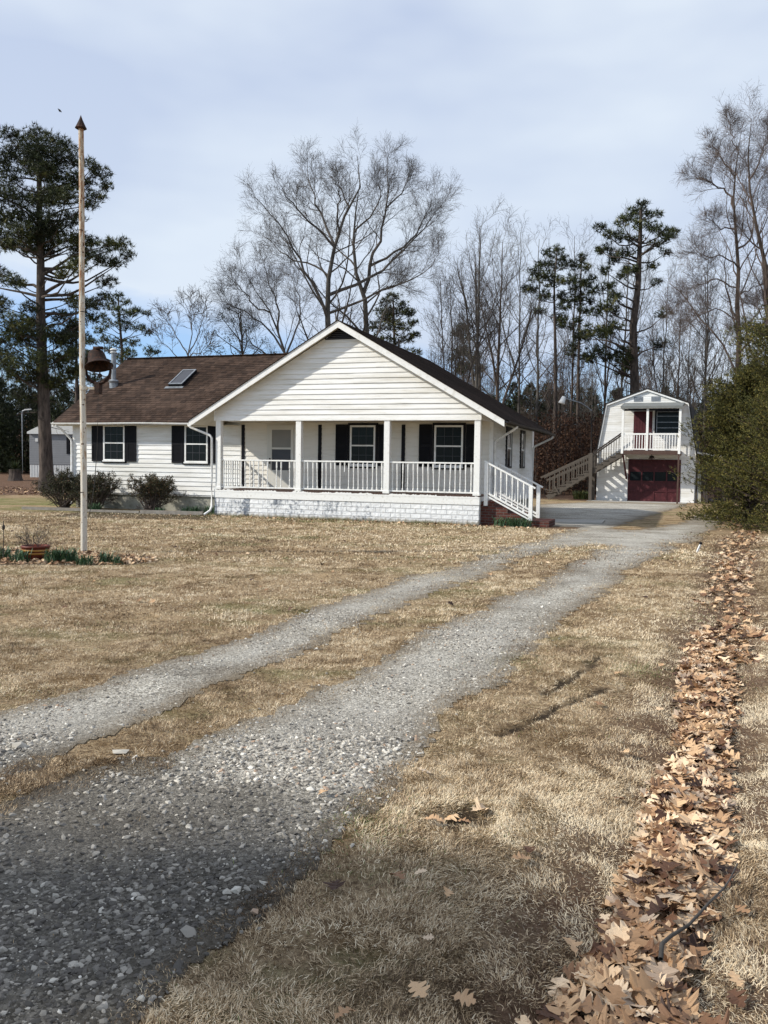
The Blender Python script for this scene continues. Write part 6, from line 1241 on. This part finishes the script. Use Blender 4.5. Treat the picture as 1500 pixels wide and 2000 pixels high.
# dead stems in the pot
P0 = np.zeros((16, 3)); P0[:, :2] = r.normal(0, .07, (16, 2)); d = unit(np.stack([r.normal(0, .5, 16), r.normal(0, .5, 16), np.ones(16)], -1)); P = np.stack([P0+d*.07*k+r.normal(0, .008, (16, 3))*k for k in range(6)], 1); P[:, :, 2] += .17; Rr_ = np.tile(np.linspace(.005, .002, 6), (16, 1))
m = MB(); m.tubes(P, Rr_, 4); A_, B_ = kids(P, Rr_, 5, .25, 1, (.4, .9), .6, .7, 4, .2, .05, r); B_ = np.maximum(B_, .0016); m.tubes(A_, B_, 3); A_, B_ = kids(A_, B_, 4, .2, 1, (.4, .9), .6, .7, 3, .2, .0, r); m.tubes(A_, np.maximum(B_, .0014), 3)
o = m.build('dead_stems', MATS['twig']); o.location = (fp[0], fp[1], 0); tag(o, 'dead brown stems branching out of the striped flower pot', 'plant')
q = ground_at(7, 1092); m = MB(); m.tubes(np.array([(0, 0, 0), (.005, 0, .62)]), .006, 6); m.lathe([(.001, .47), (.022, .49), (.026, .53), (.012, .56), (.001, .57)], (.004, 0, 0), 8); o = m.build('garden_stake', MATS['iron_dark']); o.location = (q[0], q[1], 0); tag(o, 'thin dark metal stake at the left edge of the flower bed', 'stake')
q = ground_at(1361, 1079); m = MB(); m.bar((0, 0, 0), (.075, .02, .17), .03, .03); ms = m.build('marker_stake', MATS['lamp_white']); ms.location = (q[0], q[1], 0); tag(ms, 'short white stake leaning beside the upper end of the ditch', 'stake')
m = MB(); m.lathe([(.001, .03), (.03, .02), (.032, -.02), (.001, -.025)], (.08, .02, .18), 8); m.build('cap', MATS['black_trim'], ms)
# landscape timbers in front of the shrubs
for k, (a_, b_, h_) in enumerate((((-6.9, -.42), (-4.6, -.33), .09), ((-4.55, -.32), (-2.5, -.28), .07), ((-2.45, -.28), (-.32, -.16), .11))):
    m = MB(); A_, B_ = hloc(*a_), hloc(*b_); m.bar((A_[0], A_[1], h_/2), (B_[0], B_[1], h_/2+.01), .10, h_); tag(m.build('edging_timber', MATS['timber_grey']), ('leftmost weathered edging timber in front of the shrubs', 'middle weathered edging timber in front of the shrubs', 'rightmost weathered edging timber ending at the downspout')[k], 'timber', 'edging timbers of the shrub bed')
# spiky plant on a stump far left
q = at(30, 930, 58); m = MB(); st = empty('stump_planter', (q[0], q[1], gz(q[0], q[1])), 0, 'old tree stump with a spiky plant on top at the far left', 'stump')
m.lathe([(.55, -.1), (.44, .15), (.38, .5), (.40, .75), (.001, .78)], (0, 0, 0), 14); m.build('stump', MATS['bark_pine'], st)
n = 160; az = r.uniform(0, 6.28, n); el = r.uniform(-.2, 1.3, n); d = np.stack([np.cos(az)*np.cos(el), np.sin(az)*np.cos(el), np.sin(el)], -1); L_ = r.uniform(.5, .9, (n, 1)); sd = np.stack([-np.sin(az), np.cos(az), np.zeros(n)], -1)*.03; m = MB(); c = np.array([0, 0, .8]); m.add(np.stack([c-sd, c+sd, c+d*L_+np.array([0, 0, -.1])], 1).reshape(-1, 3), np.arange(n*3).reshape(-1, 3), np.clip(r.normal(.3, .2, n), 0, 1)); m.build('leaves', MATS['needles_light'], st, attr=True)
# the bird
q = at(117, 216, 40); bd = empty('bird', q, .4, 'tiny dark bird high in the sky above the tall pole', 'bird')
m = MB(); m.lathe([(.001, -.10), (.02, -.08), (.045, 0), (.03, .07), (.012, .10), (.001, .13)], (0, 0, 0), 10, Matrix.Rotation(radians(-50), 3, 'Y')); m.build('body', MATS['bird'], bd, smooth_=True)
m = MB(); m.add([(0, -.02, 0), (.05, .02, .02), (-.06, .10, .05), (-.02, .14, -.02), (0, 0, -.03)], [(0, 1, 2), (0, 2, 3), (0, 3, 4)]); m.build('wing', MATS['bird'], bd)

# ------------------------------------------------------------------ undergrowth and the far wood
def scatter_leafmass(mn, r, n, fx, fy, fz, size, tone, elong=1.6):
    p = np.stack([fx, fy, fz], -1); d = unit(r.normal(0, 1, (n, 3))); s_ = unit(np.cross(d, r.normal(0, 1, (n, 3))))*size[:, None]*.5; l_ = d*size[:, None]*elong*.5
    mn.add(np.stack([p-l_, p+s_, p+l_, p-s_], 1).reshape(-1, 3), np.arange(n*4).reshape(-1, 4), tone)
r = np.random.default_rng(130)
# brown beech-like thicket: clusters of leaves on saplings
mn, ms_ = MB(), MB()
for k in range(320):
    px = r.choice([r.uniform(960, 1240), r.uniform(1040, 1180), r.uniform(1280, 1480), r.uniform(-60, 120)], p=[.35, .35, .2, .1]); Y = r.uniform(51, 66) if px > 500 else r.uniform(72, 84); q = at(px, 900, Y); z0_ = float(gz(q[0], q[1])); H = r.uniform(1.5, 5.2)
    ms_.tubes(np.array([(q[0], q[1], z0_), (q[0]+r.normal(0, .1), q[1], z0_+H*.5), (q[0]+r.normal(0, .25), q[1], z0_+H)]), np.array([.03, .02, .01]), 5)
    n = int(170*H/3); zz = z0_+H*r.random(n)**.7; rad = .25+.28*H*(1-.6*(zz-z0_)/H); a_ = r.uniform(0, 6.28, n); rr = rad*np.sqrt(r.random(n)); cl_ = vnoise(a_*1.5+k, zz*1.2) > -.1
    x, y, zz = q[0]+rr*np.cos(a_), q[1]+rr*np.sin(a_), zz; x, y, zz = x[cl_], y[cl_], zz[cl_]; n = len(x)
    scatter_leafmass(mn, r, n, x, y, zz, r.uniform(.06, .13, n), np.clip(r.normal(.35, .25, n), 0, 1))
ms_.build('thicket_stems', MATS['bark_brown']); tag(bpy.data.objects['thicket_stems'], 'thin sapling stems of the brown thicket beside the garage', 'saplings', kind='stuff')
tag(mn.build('thicket', MATS['leaf_brown'], attr=True), 'rusty brown thicket of dead leaves behind the yard light and garage', 'thicket', kind='stuff')
# green understorey
mn = MB()
for k in range(240):
    px = r.choice([r.uniform(840, 1100), r.uniform(1080, 1480), r.uniform(-60, 160), r.uniform(160, 600)], p=[.3, .4, .25, .05]); Y = r.uniform(68, 84); q = at(px, 900, Y); z0_ = float(gz(q[0], q[1])); H = r.uniform(3, 8.0); W2 = H*.26
    n = int(330*H/5); zz = r.random(n)**.85; rad = W2*(1-zz)**.7+.15; a_ = r.uniform(0, 6.28, n); rr = rad*np.sqrt(r.random(n)); c = np.stack([q[0]+rr*np.cos(a_), q[1]+rr*np.sin(a_), z0_+.2+zz*H], -1)
    V, F = tuft_tris(c, r, 6, .36, .06); mn.add(V, F, np.repeat(np.clip(r.normal(.28, .2, n), 0, 1), 6))
tag(mn.build('evergreen_understorey', MATS['needles'], attr=True), 'dark green understorey of young pines filling the wood behind', 'undergrowth', kind='stuff')
# far wood closing the horizon all round
mn, ms_ = MB(), MB(); PB = []; RB_ = []
for k in range(900):
    ang_ = r.uniform(-1.25, 1.25); d_ = r.uniform(82, 125); x0_, y0_ = d_*sin(ang_), d_*cos(ang_)
    if y0_ < 40: continue
    H = r.uniform(6, 12.5); z0_ = .5
    P = np.array([(x0_+r.normal(0, .15)*t, y0_, z0_+H*t/4) for t in range(5)]); PB.append(P); RB_.append(np.linspace(.14, .03, 5))
PB = np.array(PB); RB_ = np.array(RB_); ms_.tubes(PB, RB_, 5); A_, B_ = kids(PB, RB_, 12, .2, 1, (.4, .9), .34, .5, 4, .2, .1, r); ms_.tubes(A_, np.maximum(B_, .02), 3); A_, B_ = kids(A_, B_, 5, .2, 1, (.4, .9), .5, .5, 3, .2, .05, r); ms_.tubes(A_, np.maximum(B_, .015), 3)
tag(ms_.build('far_wood', MATS['twig']), 'distant bare wood closing the view behind everything', 'wood', kind='stuff')
for k in range(420):
    ang_ = r.uniform(-1.25, 1.25); d_ = r.uniform(84, 120); x0_, y0_ = d_*sin(ang_), d_*cos(ang_); H = r.uniform(3, 8.5); W2 = H*.3; n = 130
    if y0_ < 40: continue
    zz = r.random(n)**.9; rad = W2*(1-zz)**.6+.2; a_ = r.uniform(0, 6.28, n); rr = rad*np.sqrt(r.random(n)); c = np.stack([x0_+rr*np.cos(a_), y0_+rr*np.sin(a_), .4+zz*H], -1); V, F = tuft_tris(c, r, 6, .6, .12); mn.add(V, F, np.repeat(np.clip(r.normal(.3, .2, n), 0, 1), 6))
tag(mn.build('far_evergreens', MATS['needles'], attr=True), 'distant mass of dark evergreens among the far wood', 'evergreens', kind='stuff')

# trees left of and behind the camera: they stand out of view and shade the near gravel
def shade_pine(cx, cy, H, seed, label, cr=1.9):
    rr_ = np.random.default_rng(seed); root = empty('pine_tree', (cx, cy, 0), 0, label, 'tree'); m = MB(); t = np.linspace(0, 1, 10); T = np.stack([.1*np.sin(t*5), 0*t, H*t], -1); m.tubes(T, .24*(1-t*.9), 10); m.build('trunk', MATS['bark_pine'], root, smooth_=True)
    mb_, mn_ = MB(), MB()
    for k in range(34):
        z_ = H*rr_.uniform(.5, 1.0); a_ = rr_.uniform(0, 6.28); d_ = cr*rr_.uniform(.2, 1)*(1.25-z_/H); c = np.array([d_*cos(a_), d_*sin(a_), z_]); mb_.tubes(resample([(0, 0, z_-.5), c*.6+np.array([0, 0, z_*.4-.15]), c], 5), np.linspace(.05, .015, 5), 5)
        n = 70; cc = c+unit(rr_.normal(0, 1, (n, 3)))*rr_.random((n, 1))**.5*.62*np.array([1.1, 1.1, .7]); V, F = tuft_tris(cc, rr_, 9, .24, .03); mn_.add(V, F, .4)
    mb_.build('branches', MATS['bark_pine'], root); mn_.build('needles', MATS['needles'], root, attr=True)
shade_pine(-13.9, .5, 9.4, 201, 'tall unseen pine left of the camera casting the near shade', 2.6)
shade_pine(-15.0, -1.3, 10.2, 202, 'second tall unseen shade pine left of the camera behind the first', 2.4)
